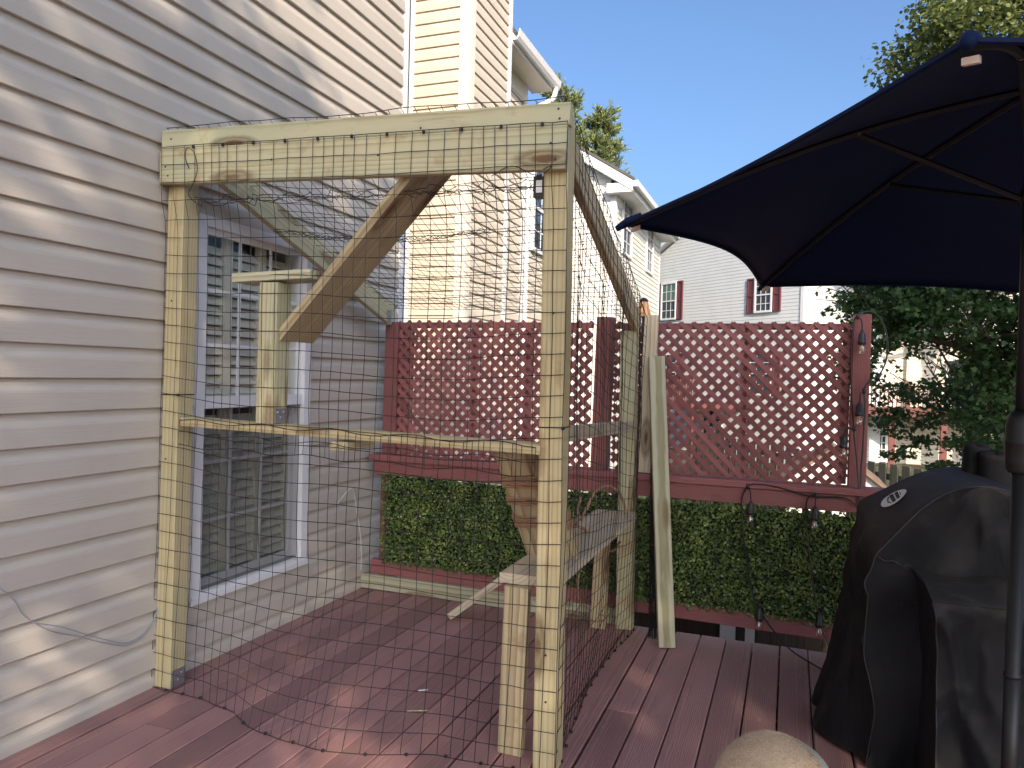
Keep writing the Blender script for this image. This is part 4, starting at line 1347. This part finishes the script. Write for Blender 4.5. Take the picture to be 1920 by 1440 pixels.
# ================================================================== LOOSE BOARDS, NET ROLL, POST LAMP
tag(board('leaning_board', (2.065, 4.050, 0.004), (1.922, 4.315, 1.557), 0.089, 0.038, 'pine_fresh', None, wide=(1, 0.35, 0)),
    'loose pale board leaning on the fence, its foot on the deck', 'board')
tag(board('upright_board', (1.868, 4.350, 0.890), (1.878, 4.376, 1.797), 0.080, 0.036, 'pine_grey', None, wide=(1, 0.0, 0)),
    'short weathered board standing on the fence rail behind the rear post', 'board')
m = MB()
for q in range(20):
    an0 = q * 2 * math.pi / 20
    pts = []
    for s in range(9):
        zz = 0.01 + 1.14 * s / 8
        rr = 0.022 + 0.006 * math.sin(q * 1.7 + s)
        pts.append((1.975 - 0.04 * s / 8 + rr * math.cos(an0 + 0.15 * s), 4.155 + 0.12 * s / 8 + rr * math.sin(an0 + 0.15 * s), zz))
    m.tube(pts, 0.0016, 4, cap=False)
for s in range(46):
    zz = 0.012 + 1.13 * s / 45
    t = s / 45
    rr = 0.024 + 0.004 * math.sin(s * 2.3)
    m.tube([(1.975 - 0.04 * t + rr * math.cos(a), 4.155 + 0.12 * t + rr * math.sin(a), zz + 0.004 * math.sin(a * 3 + s)) for a in np.linspace(0, 2 * math.pi, 10, endpoint=False)], 0.0016, 4, closed=True)
tag(m.build('net_roll', 'net'), 'leftover roll of black netting standing behind the leaning board', 'netting')
pl = empty('post_lamp', (1.805, 4.46, 1.70))
tag(pl, 'small copper pleated lamp on a stake above the fence top', 'lamp')
m = MB()
NS = 24
prof = [(0.020, 0.100), (0.026, 0.080), (0.032, 0.050), (0.040, 0.020), (0.047, 0.0)]
rows = []
for r_, z_ in prof:
    rows.append([(1.812 + (r_ * (1 + (0.07 if q % 2 else -0.07))) * math.cos(2 * math.pi * q / NS), 4.47 + (r_ * (1 + (0.07 if q % 2 else -0.07))) * math.sin(2 * math.pi * q / NS), 1.795 + z_) for q in range(NS + 1)])
m.grid(rows).build('lamp_shade', 'copper', pl)
MB().lathe((1.812, 4.47, 1.885), [(0.026, 0.0), (0.026, 0.010), (0.016, 0.020), (0.006, 0.024)], 14).build('cap', 'black', pl)
MB().tube([(1.812, 4.47, 0.90), (1.812, 4.47, 1.885)], 0.006, 6).build('stake', 'black', pl)

# ================================================================== STRING LIGHTS
sl = empty('string_lights', (2.8, 4.33, 0.8))
tag(sl, 'black cable string lights with clear bulbs draped on the right end of the fence', 'string lights')
YL = 4.345
paths = [
    [(2.948, YL + 0.02, 1.772), (2.937, YL, 1.65), (2.940, YL, 1.48), (2.960, YL, 1.20), (2.982, YL, 1.02), (2.992, 4.33, 0.90), (3.000, 4.322, 0.80)],
    [(2.948, YL + 0.02, 1.772), (2.975, YL + 0.01, 1.805), (3.035, YL + 0.05, 1.812), (3.085, YL + 0.08, 1.77), (3.115, YL + 0.08, 1.67), (3.11, YL + 0.06, 1.56), (3.075, YL + 0.03, 1.48), (3.035, YL, 1.455), (3.005, YL, 1.405), (3.012, YL, 1.32), (3.008, YL, 1.12), (3.002, YL, 0.96), (3.005, 4.322, 0.80)],
    [(3.10, 4.32, 0.80), (3.000, 4.320, 0.795), (2.925, 4.318, 0.832), (2.78, 4.318, 0.828), (2.70, 4.318, 0.838), (2.60, 4.318, 0.862), (2.49, 4.318, 0.872), (2.445, 4.318, 0.858), (2.412, 4.318, 0.80), (2.412, 4.31, 0.72), (2.425, 4.30, 0.58), (2.452, 4.30, 0.42), (2.475, 4.30, 0.30), (2.51, 4.29, 0.21), (2.55, 4.28, 0.155), (2.61, 4.25, 0.09), (2.69, 4.20, 0.03), (2.80, 4.10, 0.006), (2.90, 3.98, 0.006)],
    [(2.80, 4.318, 0.83), (2.765, 4.318, 0.835), (2.742, 4.318, 0.80), (2.74, 4.31, 0.70), (2.758, 4.30, 0.55), (2.785, 4.30, 0.36), (2.805, 4.30, 0.26), (2.822, 4.29, 0.17), (2.86, 4.27, 0.09), (2.89, 4.24, 0.03), (2.95, 4.15, 0.006)],
]
m = MB()
for p in paths:
    m.tube(smooth_path(p), 0.0045, 6)
m.build('cable', 'black', sl)
def bulb(p, top, feed):
    x, y, z = p
    sk = MB().lathe((x, y, z), [(0.006, 0.075), (0.010, 0.065), (0.017, 0.052), (0.0185, 0.020), (0.0205, 0.018), (0.0205, 0.006), (0.018, 0.0)], 14).build('socket', 'black', sl, True)
    MB().lathe((x, y, z - 0.058), [(0.003, 0.0), (0.012, 0.0035), (0.019, 0.012), (0.0215, 0.022), (0.020, 0.034), (0.0155, 0.046), (0.0135, 0.058)], 16).build('bulb', 'bulb', sl, True)
    MB().lathe((x, y, z - 0.036), [(0.0015, 0.0), (0.0045, 0.008), (0.0035, 0.022), (0.006, 0.036)], 8).build('filament_stem', 'tab', sl)
    MB().tube(smooth_path([feed, ((x + feed[0]) / 2 + (x - feed[0]) * 0.3, y, max(z + 0.10, (z + 0.08 + feed[2]) / 2 + 0.01)), (x, y, z + 0.07)]), 0.0035, 6).build('drop_cable', 'black', sl)
    MB().lathe((feed[0], feed[1], feed[2] - 0.015), [(0.004, 0), (0.010, 0.008), (0.010, 0.024), (0.005, 0.032)], 8).build('connector', 'black', sl, True)
bulb((2.986, 4.335, 1.638), 0, (2.962, 4.345, 1.785))
bulb((2.984, 4.330, 1.265), 0, (3.004, 4.340, 1.395))
bulb((2.913, 4.335, 1.092), 0, (2.962, 4.340, 1.195))
bulb((2.458, 4.300, 0.705), 0, (2.440, 4.318, 0.855))
bulb((2.783, 4.300, 0.705), 0, (2.790, 4.316, 0.832))
bulb((2.520, 4.285, 0.140), 0, (2.520, 4.285, 0.222))
bulb((2.820, 4.275, 0.150), 0, (2.815, 4.290, 0.222))

# ================================================================== UMBRELLA
um = empty('patio_umbrella', (3.30, 2.69, 0))
tag(um, 'navy patio umbrella with its canopy cropped at the right edge', 'umbrella')
HUB = V((3.325, 2.70, 2.345))
tips = [V((2.885, 1.325, 1.955)), V((2.125, 2.40, 1.918)), V((2.497, 3.88, 1.888)), V((3.82, 4.02, 1.835)), V((4.62, 3.02, 1.96)), V((4.12, 1.60, 1.975))]
def rib_pt(i, r):
    p = HUB.lerp(tips[i % 6], r)
    return p + V((0, 0, 0.05 * math.sin(math.pi * r)))
SC = [0.015, 0.12, 0.10, 0.10, 0.10, 0.04]
cv = MB()
NRr, NSs = 14, 14
for i in range(6):
    rows = []
    for a in range(NRr + 1):
        r = a / NRr
        row = []
        for bq in range(NSs + 1):
            s = bq / NSs
            p = rib_pt(i, r).lerp(rib_pt(i + 1, r), s)
            k4 = 4 * s * (1 - s)
            p = p + (HUB - p).normalized() * SC[i] * k4 * r ** 3 if r > 0 else p
            p.z += -0.030 * k4 * r * (1 - 0.4 * r)
            row.append(p + V((0, 0, 0.012)))
        rows.append(row)
    cv.grid(rows)
cvo = cv.build('canopy', 'canopy', um, True)
so = cvo.modifiers.new('thick', 'SOLIDIFY'); so.thickness = 0.0025
m = MB()
for i in range(6):
    hem = []
    for bq in range(25):
        s = bq / 24
        p = rib_pt(i, 1).lerp(rib_pt(i + 1, 1), s)
        k4 = 4 * s * (1 - s)
        p = p + (HUB - p).normalized() * SC[i] * k4
        p.z += -0.030 * k4 * 0.6
        hem.append(p + V((0, 0, 0.008)))
    m.tube(hem, 0.006, 5)
m.build('hem', 'canopy', um)
runner = V((3.318, 2.695, 2.022))
for i in range(6):
    m = MB()
    pts = [rib_pt(i, r) for r in np.linspace(0.02, 0.99, 12)]
    m.tube(pts, [0.011] * 10 + [0.010, 0.009], 6)
    rib = m.build('rib', 'dark_metal', um)
    MB().tube([runner + (tips[i] - HUB) * 0.03, rib_pt(i, 0.42) - V((0, 0, 0.008))], 0.009, 6).build('strut', 'dark_metal', rib)
    MB().lathe(rib_pt(i, 0.42), [(0.004, -0.012), (0.009, -0.008), (0.009, 0.004)], 8).build('rivet', 'steel', rib)
    d = (tips[i] - HUB).normalized()
    # pocket and pale end tab
    a0 = tips[i] - d * 0.012
    m = MB()
    m.tube([a0 - d * 0.05 + V((0, 0, 0.014)), a0 + V((0, 0, 0.010)), a0 + d * 0.035 + V((0, 0, 0.0))], [0.013, 0.015, 0.009], 10)
    m.build('tip_pocket', 'canopy', um, True)
    side = V((0, 0, 1)).cross(d).normalized()
    c = a0 - d * 0.030 - V((0, 0, 0.026))
    m = MB()
    th = V((0, 0, 0.012))
    vs = [c + side * sx * 0.012 + d * sd * 0.015 + th * q for q in (0, 1) for sx, sd in ((-1, -1), (1, -1), (1, 1), (-1, 1))]
    m.add(vs, [(0, 1, 2, 3), (4, 7, 6, 5), (0, 4, 5, 1), (1, 5, 6, 2), (2, 6, 7, 3), (3, 7, 4, 0)])
    m.build('rib_tab', 'tab', um)
px, py = 3.306, 2.690
MB().lathe((px, py, 0.05), [(0.0225, 0), (0.0225, 0.50)], 20).build('pole', 'bronze', um, True)
MB().lathe((px, py, 0.55), [(0.0245, 0.0), (0.0245, 0.012), (0.021, 0.014), (0.021, 0.64)], 20).build('pole', 'bronze', um, True)
MB().lathe((px, py, 1.36), [(0.0175, 0.0), (0.0175, 1.02)], 20).build('pole', 'bronze', um, True)
MB().lathe((px, py, 1.175), [(0.030, 0.0), (0.036, 0.01), (0.040, 0.04), (0.0415, 0.088), (0.0425, 0.09), (0.0425, 0.097), (0.0415, 0.099), (0.041, 0.14), (0.037, 0.17), (0.028, 0.185), (0.019, 0.188)], 24).build('crank_housing', 'bronze', um, True)
MB().tube([(px + 0.04, py, 1.27), (px + 0.075, py, 1.27), (px + 0.085, py, 1.20), (px + 0.12, py, 1.195)], 0.007, 6).build('crank_handle', 'bronze', um)
MB().lathe((runner.x, runner.y, runner.z - 0.03), [(0.024, 0), (0.036, 0.012), (0.036, 0.045), (0.024, 0.055)], 16).build('runner', 'dark_metal', um, True)
MB().lathe((HUB.x, HUB.y, HUB.z - 0.04), [(0.03, 0), (0.04, 0.02), (0.035, 0.06), (0.012, 0.10)], 16).build('hub', 'dark_metal', um, True)
MB().lathe((px, py, 0.0), [(0.25, 0.0), (0.25, 0.03), (0.22, 0.055), (0.05, 0.07), (0.035, 0.09), (0.034, 0.22), (0.025, 0.22)], 32).build('base', 'bronze', um, True)

# ================================================================== COVERED GRILL
gr = empty('covered_grill', (3.3, 3.3, 0))
tag(gr, 'barbecue grill under a black fabric cover with an oval logo', 'grill')
cx0 = 3.30
def crease(x, z, k):
    a = 1 - abs(mnoise.noise(V((x * 4.5 + z * 1.6, z * 2.4 - x * 1.2, k))) * 2.2)
    b = 1 - abs(mnoise.noise(V((x * 9.0 - z * 4.0, z * 6.0 + x * 2.0, k + 5))) * 2.2)
    return 0.030 * max(0, a) ** 3 + 0.012 * max(0, b) ** 3
def half_profile(y):
    """left half from hem to crown: list of (x,z)"""
    f = (y - 3.08) / 0.54
    xb = 2.965 - 0.165 * min(1, max(0, f / 0.42)) ** 0.8
    pts = []
    for q in range(16):
        t = q / 15
        z = 0.015 + t * (0.785 + 0.095 * min(1.0, max(0.0, f)) ** 0.8)
        x = xb + (2.955 - 0.028 * f - xb) * (1 - (1 - t) ** 1.8) + 0.012 * math.sin(t * 9 + y * 20) * (1 - t)
        pts.append((x, z))
    arch = [(2.956, 0.80), (2.985, 0.842), (3.025, 0.892), (3.06, 0.934), (3.092, 0.971), (3.125, 1.003), (3.159, 1.031), (3.19, 1.052), (3.226, 1.069), (3.26, 1.078), (3.30, 1.083)]
    far = [(2.925, 0.895), (2.943, 0.926), (2.980, 0.950), (3.03, 0.979), (3.075, 1.007), (3.12, 1.034), (3.16, 1.056), (3.20, 1.074), (3.235, 1.085), (3.27, 1.093), (3.30, 1.097)]
    ff = min(1.0, max(0.0, f)) ** 0.8
    for (x, z), (x2, z2) in zip(arch[1:], far[1:]):
        pts.append((x + (x2 - x) * ff, z + (z2 - z) * ff))
    return pts
YS_ = [3.08 + 0.54 * q / 27 for q in range(28)]
body = MB()
rows = []
for y in YS_:
    hp = half_profile(y)
    full = [(x, y, z) for x, z in hp] + [(2 * cx0 - x, y, z) for x, z in hp[::-1][1:]]
    rr = []
    for (x, yy, z) in full:
        nz = mnoise.noise(V((x * 5, yy * 6, z * 2.2)))
        rr.append((x + 0.012 * nz - (crease(yy * 1.3, z, 3.0) * 0.9 if z < 0.8 and x < 3.2 else 0.0) + 0.020 * mnoise.noise(V((yy * 11, z * 2.0, 4))) * (1 - min(1, z / 0.8)), yy + 0.010 * mnoise.noise(V((x * 4, z * 3, 2))), z + 0.006 * nz))
    rows.append(rr)
body.grid(rows)
near_row, far_row = rows[0], rows[-1]
def endcap(row, sgn):
    n = len(row); h = n // 2
    out = []
    for i in range(h + 1):
        a, b_ = V(row[i]), V(row[n - 1 - i])
        r_ = []
        for j in range(61):
            s = j / 60
            p = a.lerp(b_, s)
            edge = min(1, 4 * s * (1 - s) * 1.6)
            if i == h:
                edge = 0
            fold = 0.030 * math.sin(p.x * 24 + p.z * 4.1 + 1.5 * mnoise.noise(V((p.x * 3, p.z * 2, 1)))) * (1 - min(1, p.z / 0.85)) + 0.035 * mnoise.noise(V((p.x * 5 + p.z * 2, p.z * 4.5, 6))) + 0.012 * mnoise.noise(V((p.x * 13, p.z * 9 - p.x * 6, 2)))
            p.y += sgn * edge * (0.012 + fold + crease(p.x, p.z, 1.0))
            r_.append(p)
        out.append(r_)
    return out
body.grid(endcap(near_row, -1)).grid(endcap(far_row, 1))
body.build('cover', 'cover', gr, True)
# side shelf under the cover
shf = MB()
def shelf_pt(u, v):
    # u along x, v: 0 joint at body -> top front edge -> hem
    xa = 3.085 + 0.045 * min(1, v * 2.2)
    x = xa + (3.66 - xa) * u
    if v < 0.25:
        t = v / 0.25
        y = 3.075 - 0.215 * t; z = 0.772 - 0.055 * t ** 1.5
    elif v < 0.29:
        t = (v - 0.25) / 0.04
        y = 2.860 - 0.012 * t; z = 0.717 - 0.018 * t
    else:
        t = (v - 0.29) / 0.71
        y = 2.848 + 0.012 * math.sin(t * 5) - 0.03 * t + 0.018 * math.sin(x * 22 + t * 2) * t; z = 0.699 - 0.675 * t
    if v > 0.3:
        y -= crease(x, z, 7.0)
    return V((x, y + 0.024 * mnoise.noise(V((x * 6, z * 4 + x * 3, 1.5))) + 0.008 * mnoise.noise(V((x * 15, z * 11, 1.5))), z + (0.006 * mnoise.noise(V((x * 7, y * 7, 3))))))
rows = [[shelf_pt(u, v) for u in np.linspace(0, 1, 48)] for v in list(np.linspace(0, 0.25, 10)) + [0.27] + list(np.linspace(0.29, 1, 44))]
shf.grid(rows)
# left cheek joins shelf to body
rows2 = []
for r_ in rows:
    p = r_[0]
    rows2.append([p, p.lerp(V((p.x - 0.012 - 0.01 * math.sin(p.z * 9), 3.0, p.z)), 0.5), V((p.x - 0.02, 3.06, p.z)), V((p.x - 0.03, 3.10, p.z))])
shf.grid(rows2)
shf.build('shelf_cover', 'cover', gr, True)
# piping along seams
def piping(pts, r=0.0022):
    MB().tube(smooth_path(pts), r, 5).build('seam', 'cover_trim', gr)
piping([V(p) + V((0, -0.004, 0.002)) for p in near_row[12:-12]])
piping([V(near_row[0]), *[V(p) + V((-0.002, -0.004, 0)) for p in near_row[2:13:2]]])
piping([(3.0 + 0.012 * q, 3.058 - 0.004 * math.sin(q * 2.1), 0.79 - 0.0025 * q + 0.005 * math.sin(q * 1.4)) for q in range(-3, 8)])
piping([shelf_pt(u, 0.0) + V((0, -0.004, 0.004)) for u in np.linspace(0, 1, 12)])
piping([shelf_pt(u, 0.26) + V((0, -0.003, 0.003)) for u in np.linspace(0, 1, 14)])
piping([shelf_pt(0.0, v) + V((-0.002, -0.003, 0)) for v in np.linspace(0.26, 1, 14)])
# chimney hood: two soft lobes of fabric over the stack
ch = MB()
def lobe(cx, cy, r, z0, z1, ph, squash=1.0):
    rows = []
    for i in range(11):
        t = i / 10
        rad = r * (1.04 - 0.10 * t) if t < 0.85 else r * (0.955 - 0.955 * ((t - 0.85) / 0.15) ** 2 * 0.98)
        zz = z0 + (z1 - z0) * (min(1, t / 0.85) if t < 0.85 else 1 + 0.05 * (t - 0.85) / 0.15)
        rows.append([(cx + rad * math.cos(a) * (1 + 0.06 * math.sin(3 * a + ph + t * 2)), cy + squash * rad * math.sin(a) * (1 + 0.05 * math.sin(2 * a + ph)), zz + 0.008 * math.sin(2 * a + ph) * t) for a in np.linspace(0, 2 * math.pi, 25)])
    ch.grid(rows)
lobe(3.355, 3.52, 0.050, 1.03, 1.193, 0.4)
lobe(3.415, 3.47, 0.062, 1.00, 1.168, 1.7)
ch.build('stack_hood', 'cover', gr, True)
# oval logo on the lid
arc = half_profile(3.40)[15:]
S = [0.0]
for a, b_ in zip(arc, arc[1:]):
    S.append(S[-1] + math.hypot(b_[0] - a[0], b_[1] - a[1]))
def lid_pt(s, y, off):
    hp = half_profile(y)[15:]
    for k in range(len(S) - 1):
        if S[k] <= s <= S[k + 1]:
            t = (s - S[k]) / (S[k + 1] - S[k])
            a, b_ = hp[k], hp[k + 1]
            dx, dz = b_[0] - a[0], b_[1] - a[1]
            L = math.hypot(dx, dz)
            x, z = a[0] + dx * t, a[1] + dz * t
            nz = mnoise.noise(V((x * 5, y * 6, z * 2.2)))
            return V((x + 0.012 * nz - dz / L * off, y + 0.010 * mnoise.noise(V((x * 4, z * 3, 2))), z + 0.006 * nz + dx / L * off))
    return None
sc_, yc_ = 0.160, 3.40
lg = MB()
rows = []
for i in range(9):
    rr_ = i / 8
    rows.append([lid_pt(sc_ + 0.060 * rr_ * math.cos(a), yc_ + 0.075 * rr_ * math.sin(a), 0.004) for a in np.linspace(0, 2 * math.pi, 33)])
lg.grid(rows)
logo = lg.build('logo', 'white', gr)
mk = MB()
def mark(pts, r):
    mk.tube([lid_pt(sc_ + a, yc_ + b_, 0.0058) for a, b_ in pts], r, 4)
for q in range(6):
    mark([(0.012, 0.045 - q * 0.017), (0.026, 0.043 - q * 0.017)], 0.0022)
    mark([(0.012, 0.045 - q * 0.017), (0.019, 0.037 - q * 0.017)], 0.002)
for q in range(5):
    y_ = 0.050 - q * 0.022
    mark([(-0.012, y_), (0.004, y_ - 0.002), (0.004, y_ - 0.010), (-0.010, y_ - 0.012)], 0.0026)
mark([(-0.016, 0.045), (-0.026, 0.02), (-0.028, -0.02), (-0.018, -0.045)], 0.0024)
mark([(0.032, 0.02), (0.034, 0.0), (0.032, -0.02)], 0.002)
mk.build('lettering', 'black', logo)

# ================================================================== PLUSH POUF IN THE FOREGROUND
pf = empty('plush_pouf', (2.64, 2.10, 0))
tag(pf, 'round tan plush cushion in the foreground, cut off by the bottom edge', 'cushion')
PC = V((2.632, 2.113, 0.295))
def pouf_pt(th, ph, k=1.0):
    sx = 0.160 * (1 + 0.012 * math.sin(3 * th))
    return V((PC.x + k * sx * math.cos(th) * math.cos(ph), PC.y + k * 0.15 * math.sin(th) * math.cos(ph), PC.z + k * 0.200 * math.sin(ph)))
rows = [[pouf_pt(th, ph) for th in np.linspace(0, 2 * math.pi, 49)] for ph in np.linspace(-1.5, 1.55, 26)]
MB().grid(rows).build('cover', 'plush', pf, True)
g_ = np.random.default_rng(5)
n = 26000
th = g_.uniform(0, 2 * math.pi, n); ph = np.arcsin(g_.uniform(0.0, 1.0, n))
Pp = np.array([pouf_pt(a, b_) for a, b_ in zip(th, ph)])
Nn = np.stack([np.cos(th) * np.cos(ph) / 0.205, np.sin(th) * np.cos(ph) / 0.15, np.sin(ph) / 0.207], 1)
Nn /= np.linalg.norm(Nn, axis=1)[:, None]
tang = np.stack([-0.3 * np.ones(n), -0.8 * np.ones(n), -0.45 * np.ones(n)], 1)
# hairs lie along the surface with a lift
nrm = np.cross(Nn, tang); nrm /= np.linalg.norm(nrm, axis=1)[:, None] + 1e-9
dirv = tang * 0.75 + Nn * 0.75
me = scatter_leaves('plush_pile', Pp, nrm, 0.008, [(0, 0.07, 0), (1, 0, 0), (0, -0.07, 0)], 8, 0.35, g_.uniform(0, 1, n), axis=dirv)
o = place('plush_pile', me, 'plush', pf)
o['kind'] = 'stuff'
rows = []
for ph_ in np.linspace(-1.5, 1.35, 20):
    rows.append([V((PC.x + 0.030 + 0.148 * math.cos(t) * math.cos(ph_), PC.y + 0.05 + 0.13 * math.sin(t) * math.cos(ph_), PC.z - 0.012 + 0.188 * math.sin(ph_))) for t in np.linspace(0, 2 * math.pi, 41)])
MB().grid(rows).build('side_panel', 'plush_side', pf, True)

# small litter on the deck
for p0, p1, w, lab in (((1.115, 3.03, 0.004), (1.150, 3.055, 0.004), 0.008, 'tiny white scrap lying on the deck inside the netting'),
                       ((1.165, 2.83, 0.003), (1.245, 2.87, 0.003), 0.003, 'thin pale splinter lying on the deck inside the netting')):
    tag(board('wood_scrap', p0, p1, w, 0.003, 'white' if w > 0.005 else 'pine', None, wide=(0, 1, 0), ch=0.0005), lab, 'scrap')

# ================================================================== TREES
def limb(m, p, d, L, r, depth, tips_, rr, gravity=0.0, spread=0.6, nchild=3):
    pts = [p]; rad = [r]
    n = 5
    for i in range(n):
        d = (d + V((rr.uniform(-1, 1), rr.uniform(-1, 1), rr.uniform(-1, 1))) * 0.13 + V((0, 0, gravity))).normalized()
        p = p + d * (L / n)
        pts.append(p); rad.append(r * (1 - 0.6 * (i + 1) / n))
    m.tube(pts, rad, 6 if depth > 1 else 4)
    if depth <= 1:
        tips_.append(p); tips_.append(pts[3])
    if depth == 0:
        return
    for c in range(nchild):
        t = rr.uniform(0.35, 1.0)
        base = pts[min(n, int(t * n))]
        nd = (d + V((rr.uniform(-1, 1), rr.uniform(-1, 1), rr.uniform(-0.5, 0.8))) * spread * 1.5).normalized()
        limb(m, base, nd, L * rr.uniform(0.5, 0.75), max(0.006, r * 0.45), depth - 1, tips_, rr, gravity, spread, nchild)

def tree(name, label, base, trunk_h, crown_c, crown_r, nclump, per, size, tmpl, leaf, seed, clump_r=0.5, flat=0.55, keep=None, group=None, trunk_r=0.16, droop=0.0, hollow=0.25):
    e = empty(name, base)
    tag(e, label, 'tree', group)
    rr = random.Random(seed)
    gg = np.random.default_rng(seed)
    m = MB()
    base = V(base); cc = V(crown_c)
    tips_ = []
    mid = V((base.x + rr.uniform(-0.2, 0.2), base.y, base.z + trunk_h))
    m.tube([base, base.lerp(mid, 0.5) + V((rr.uniform(-0.1, 0.1), 0, 0)), mid, mid.lerp(cc, 0.5), cc + V((0, 0, crown_r[2] * 0.4))], [trunk_r, trunk_r * 0.85, trunk_r * 0.7, trunk_r * 0.5, 0.03], 9)
    for q in range(9):
        an = q * 2.4 + rr.uniform(-0.3, 0.3)
        st = mid.lerp(cc, rr.uniform(0, 0.9))
        d = V((math.cos(an), math.sin(an), rr.uniform(-0.05, 0.7))).normalized()
        limb(m, st, d, crown_r[0] * rr.uniform(0.5, 0.75), trunk_r * 0.35, 2, tips_, rr, 0.02, 0.6)
    m.build('trunk', 'bark', e, True)
    # clumps of leaves
    C_ = []
    tries = 0
    while len(C_) < nclump and tries < nclump * 60:
        tries += 1
        v = gg.normal(0, 1, 3); v /= np.linalg.norm(v)
        rad = gg.uniform(hollow, 1.0) ** 0.6
        p = np.array(crown_c) + v * rad * np.array(crown_r)
        nv = mnoise.noise(V(tuple(p * 0.55)) + V((seed, 0, 0)))
        if rad > 0.78 + 0.30 * nv:
            continue
        if keep is not None and not keep(p):
            continue
        C_.append(p)
    C_ = np.array(C_)
    k = len(C_)
    cr = clump_r * gg.uniform(0.6, 1.3, k)
    off = gg.normal(0, 1, (k, per, 3))
    off /= np.linalg.norm(off, axis=2)[:, :, None]
    off *= (gg.uniform(0, 1, (k, per, 1)) ** 0.45) * cr[:, None, None]
    off[:, :, 2] *= flat
    off[:, :, 2] -= droop * np.hypot(off[:, :, 0], off[:, :, 1])
    P = (C_[:, None, :] + off).reshape(-1, 3)
    N = off.reshape(-1, 3) * 0.6 + np.array([0, 0, 0.55])
    tone = np.repeat(gg.uniform(0.0, 0.6, k), per) + gg.uniform(0, 0.4, k * per)
    me = scatter_leaves('crown', P, N, size, tmpl, seed + 1, 0.45, tone)
    o = place('crown', me, leaf, e)
    return e

tree('maple_tree', 'dark leafy maple hanging beside the lattice post, under the umbrella', (6.3, 15.6, -1.5), 2.2, (5.35, 14.4, 2.55), (3.0, 2.2, 2.9), 400, 60, 0.088, MAPLE, 'maple_leaf', 21, 0.42, 0.45, droop=0.25, hollow=0.1,
     keep=lambda p: not (3.95 < p[0] < 5.4 and p[2] < 2.15) and not (p[0] <= 3.95 and p[2] < 1.25))
tree('maple_tree', 'low maple branches in front of the red balcony', (7.2, 18.4, -1.5), 1.5, (6.3, 17.2, 0.75), (2.6, 1.6, 1.9), 105, 60, 0.088, MAPLE, 'maple_leaf', 33, 0.42, 0.45, droop=0.25, hollow=0.1)
tree('tall_tree', 'tall sunlit tree whose crown rises above the umbrella, top right', (10.0, 27.0, -1.5), 5.0, (9.6, 26.4, 10.8), (5.1, 4.5, 5.6), 860, 60, 0.16, ROUND, 'tall_leaf', 44, 0.75, 0.7, hollow=0.35, trunk_r=0.3)
tree('shade_tree', 'broad tree behind the viewer that dapples the wall', (7.6, -8.2, -1.5), 4.0, (7.6, -6.9, 7.7), (3.7, 3.0, 2.9), 300, 34, 0.17, ROUND, 'shade_leaf', 57, 0.75, 0.6, hollow=0.1, trunk_r=0.25)

tree('shade_tree', 'small unseen tree added behind the viewer to break up the light low on the wall', (4.2, -5.1, -1.5), 3.4, (4.1, -4.9, 4.45), (1.75, 1.5, 1.25), 46, 26, 0.13, ROUND, 'shade_leaf', 63, 0.42, 0.7, hollow=0.05, trunk_r=0.09)  # sparse crown added out of view to dapple the lower wall
tree('shade_tree', 'tree added right of the deck, outside the picture, to shade the maple', (13.0, 2.0, -1.5), 4.5, (12.6, 2.3, 9.3), (3.0, 3.0, 3.4), 300, 34, 0.2, ROUND, 'shade_leaf', 71, 0.9, 0.7, hollow=0.1, trunk_r=0.3)  # added out of view so its shadow darkens the maple

def pine(name, label, base, h, r0, seed, z_start=0.35):
    e = empty(name, base)
    tag(e, label, 'tree', 'pines behind the row of houses')
    rr = random.Random(seed)
    gg = np.random.default_rng(seed)
    base = V(base)
    m = MB()
    m.tube([base, base + V((0.1, 0, h * 0.5)), base + V((0, 0.1, h))], [0.24, 0.15, 0.02], 8)
    P, D = [], []
    z = h * z_start
    while z < h:
        t = (z - h * z_start) / (h * (1 - z_start))
        n = rr.randint(4, 6)
        for q in range(n):
            an = rr.uniform(0, 2 * math.pi)
            L = r0 * (1 - t) ** 0.75 * rr.uniform(0.6, 1.15) + 0.25
            p0 = base + V((0, 0, z + rr.uniform(-0.2, 0.2)))
            pts = [p0]
            d = V((math.cos(an), math.sin(an), rr.uniform(0.15, 0.5)))
            for s in range(1, 7):
                pts.append(p0 + d * (L * s / 6) + V((0, 0, 0.10 * L * (s / 6) ** 2)))
            m.tube(pts, [0.035, 0.03, 0.025, 0.02, 0.015, 0.01, 0.006], 4)
            for s in range(2, 7):
                for w in range(4):
                    tw = d * 0.6 + V((rr.uniform(-1, 1), rr.uniform(-1, 1), rr.uniform(-0.1, 1.0)))
                    tw.normalize()
                    tl = rr.uniform(0.2, 0.55)
                    st = pts[s]
                    en = st + tw * tl
                    for c in range(14):
                        f = rr.uniform(0.2, 1)
                        P.append(st.lerp(en, f))
                        D.append(tw + V((rr.uniform(-1, 1), rr.uniform(-1, 1), rr.uniform(-0.6, 1))) * 0.7)
        z += rr.uniform(0.32, 0.55)
    m.build('trunk', 'bark', e)
    P = np.array([tuple(p) for p in P]); D = np.array([tuple(p) for p in D])
    N = np.cross(D, gg.normal(0, 1, D.shape)); N /= np.linalg.norm(N, axis=1)[:, None] + 1e-9
    me = scatter_leaves('crown', P, N, 0.17, [(0, 0.11, 0), (0.6, 0.09, 0), (1.0, 0, 0), (0.6, -0.09, 0), (0, -0.11, 0)], seed, 0.2, None, axis=D)
    place('crown', me, 'needle', e)
pine('pine_tree', 'pine top showing right behind the gutter corner above the beam', (-6.6, 30.0, -1.5), 15.0, 2.1, 5)
pine('pine_tree', 'second pine top rising over the rake of the white house', (-4.9, 30.4, -1.5), 13.6, 1.6, 6)
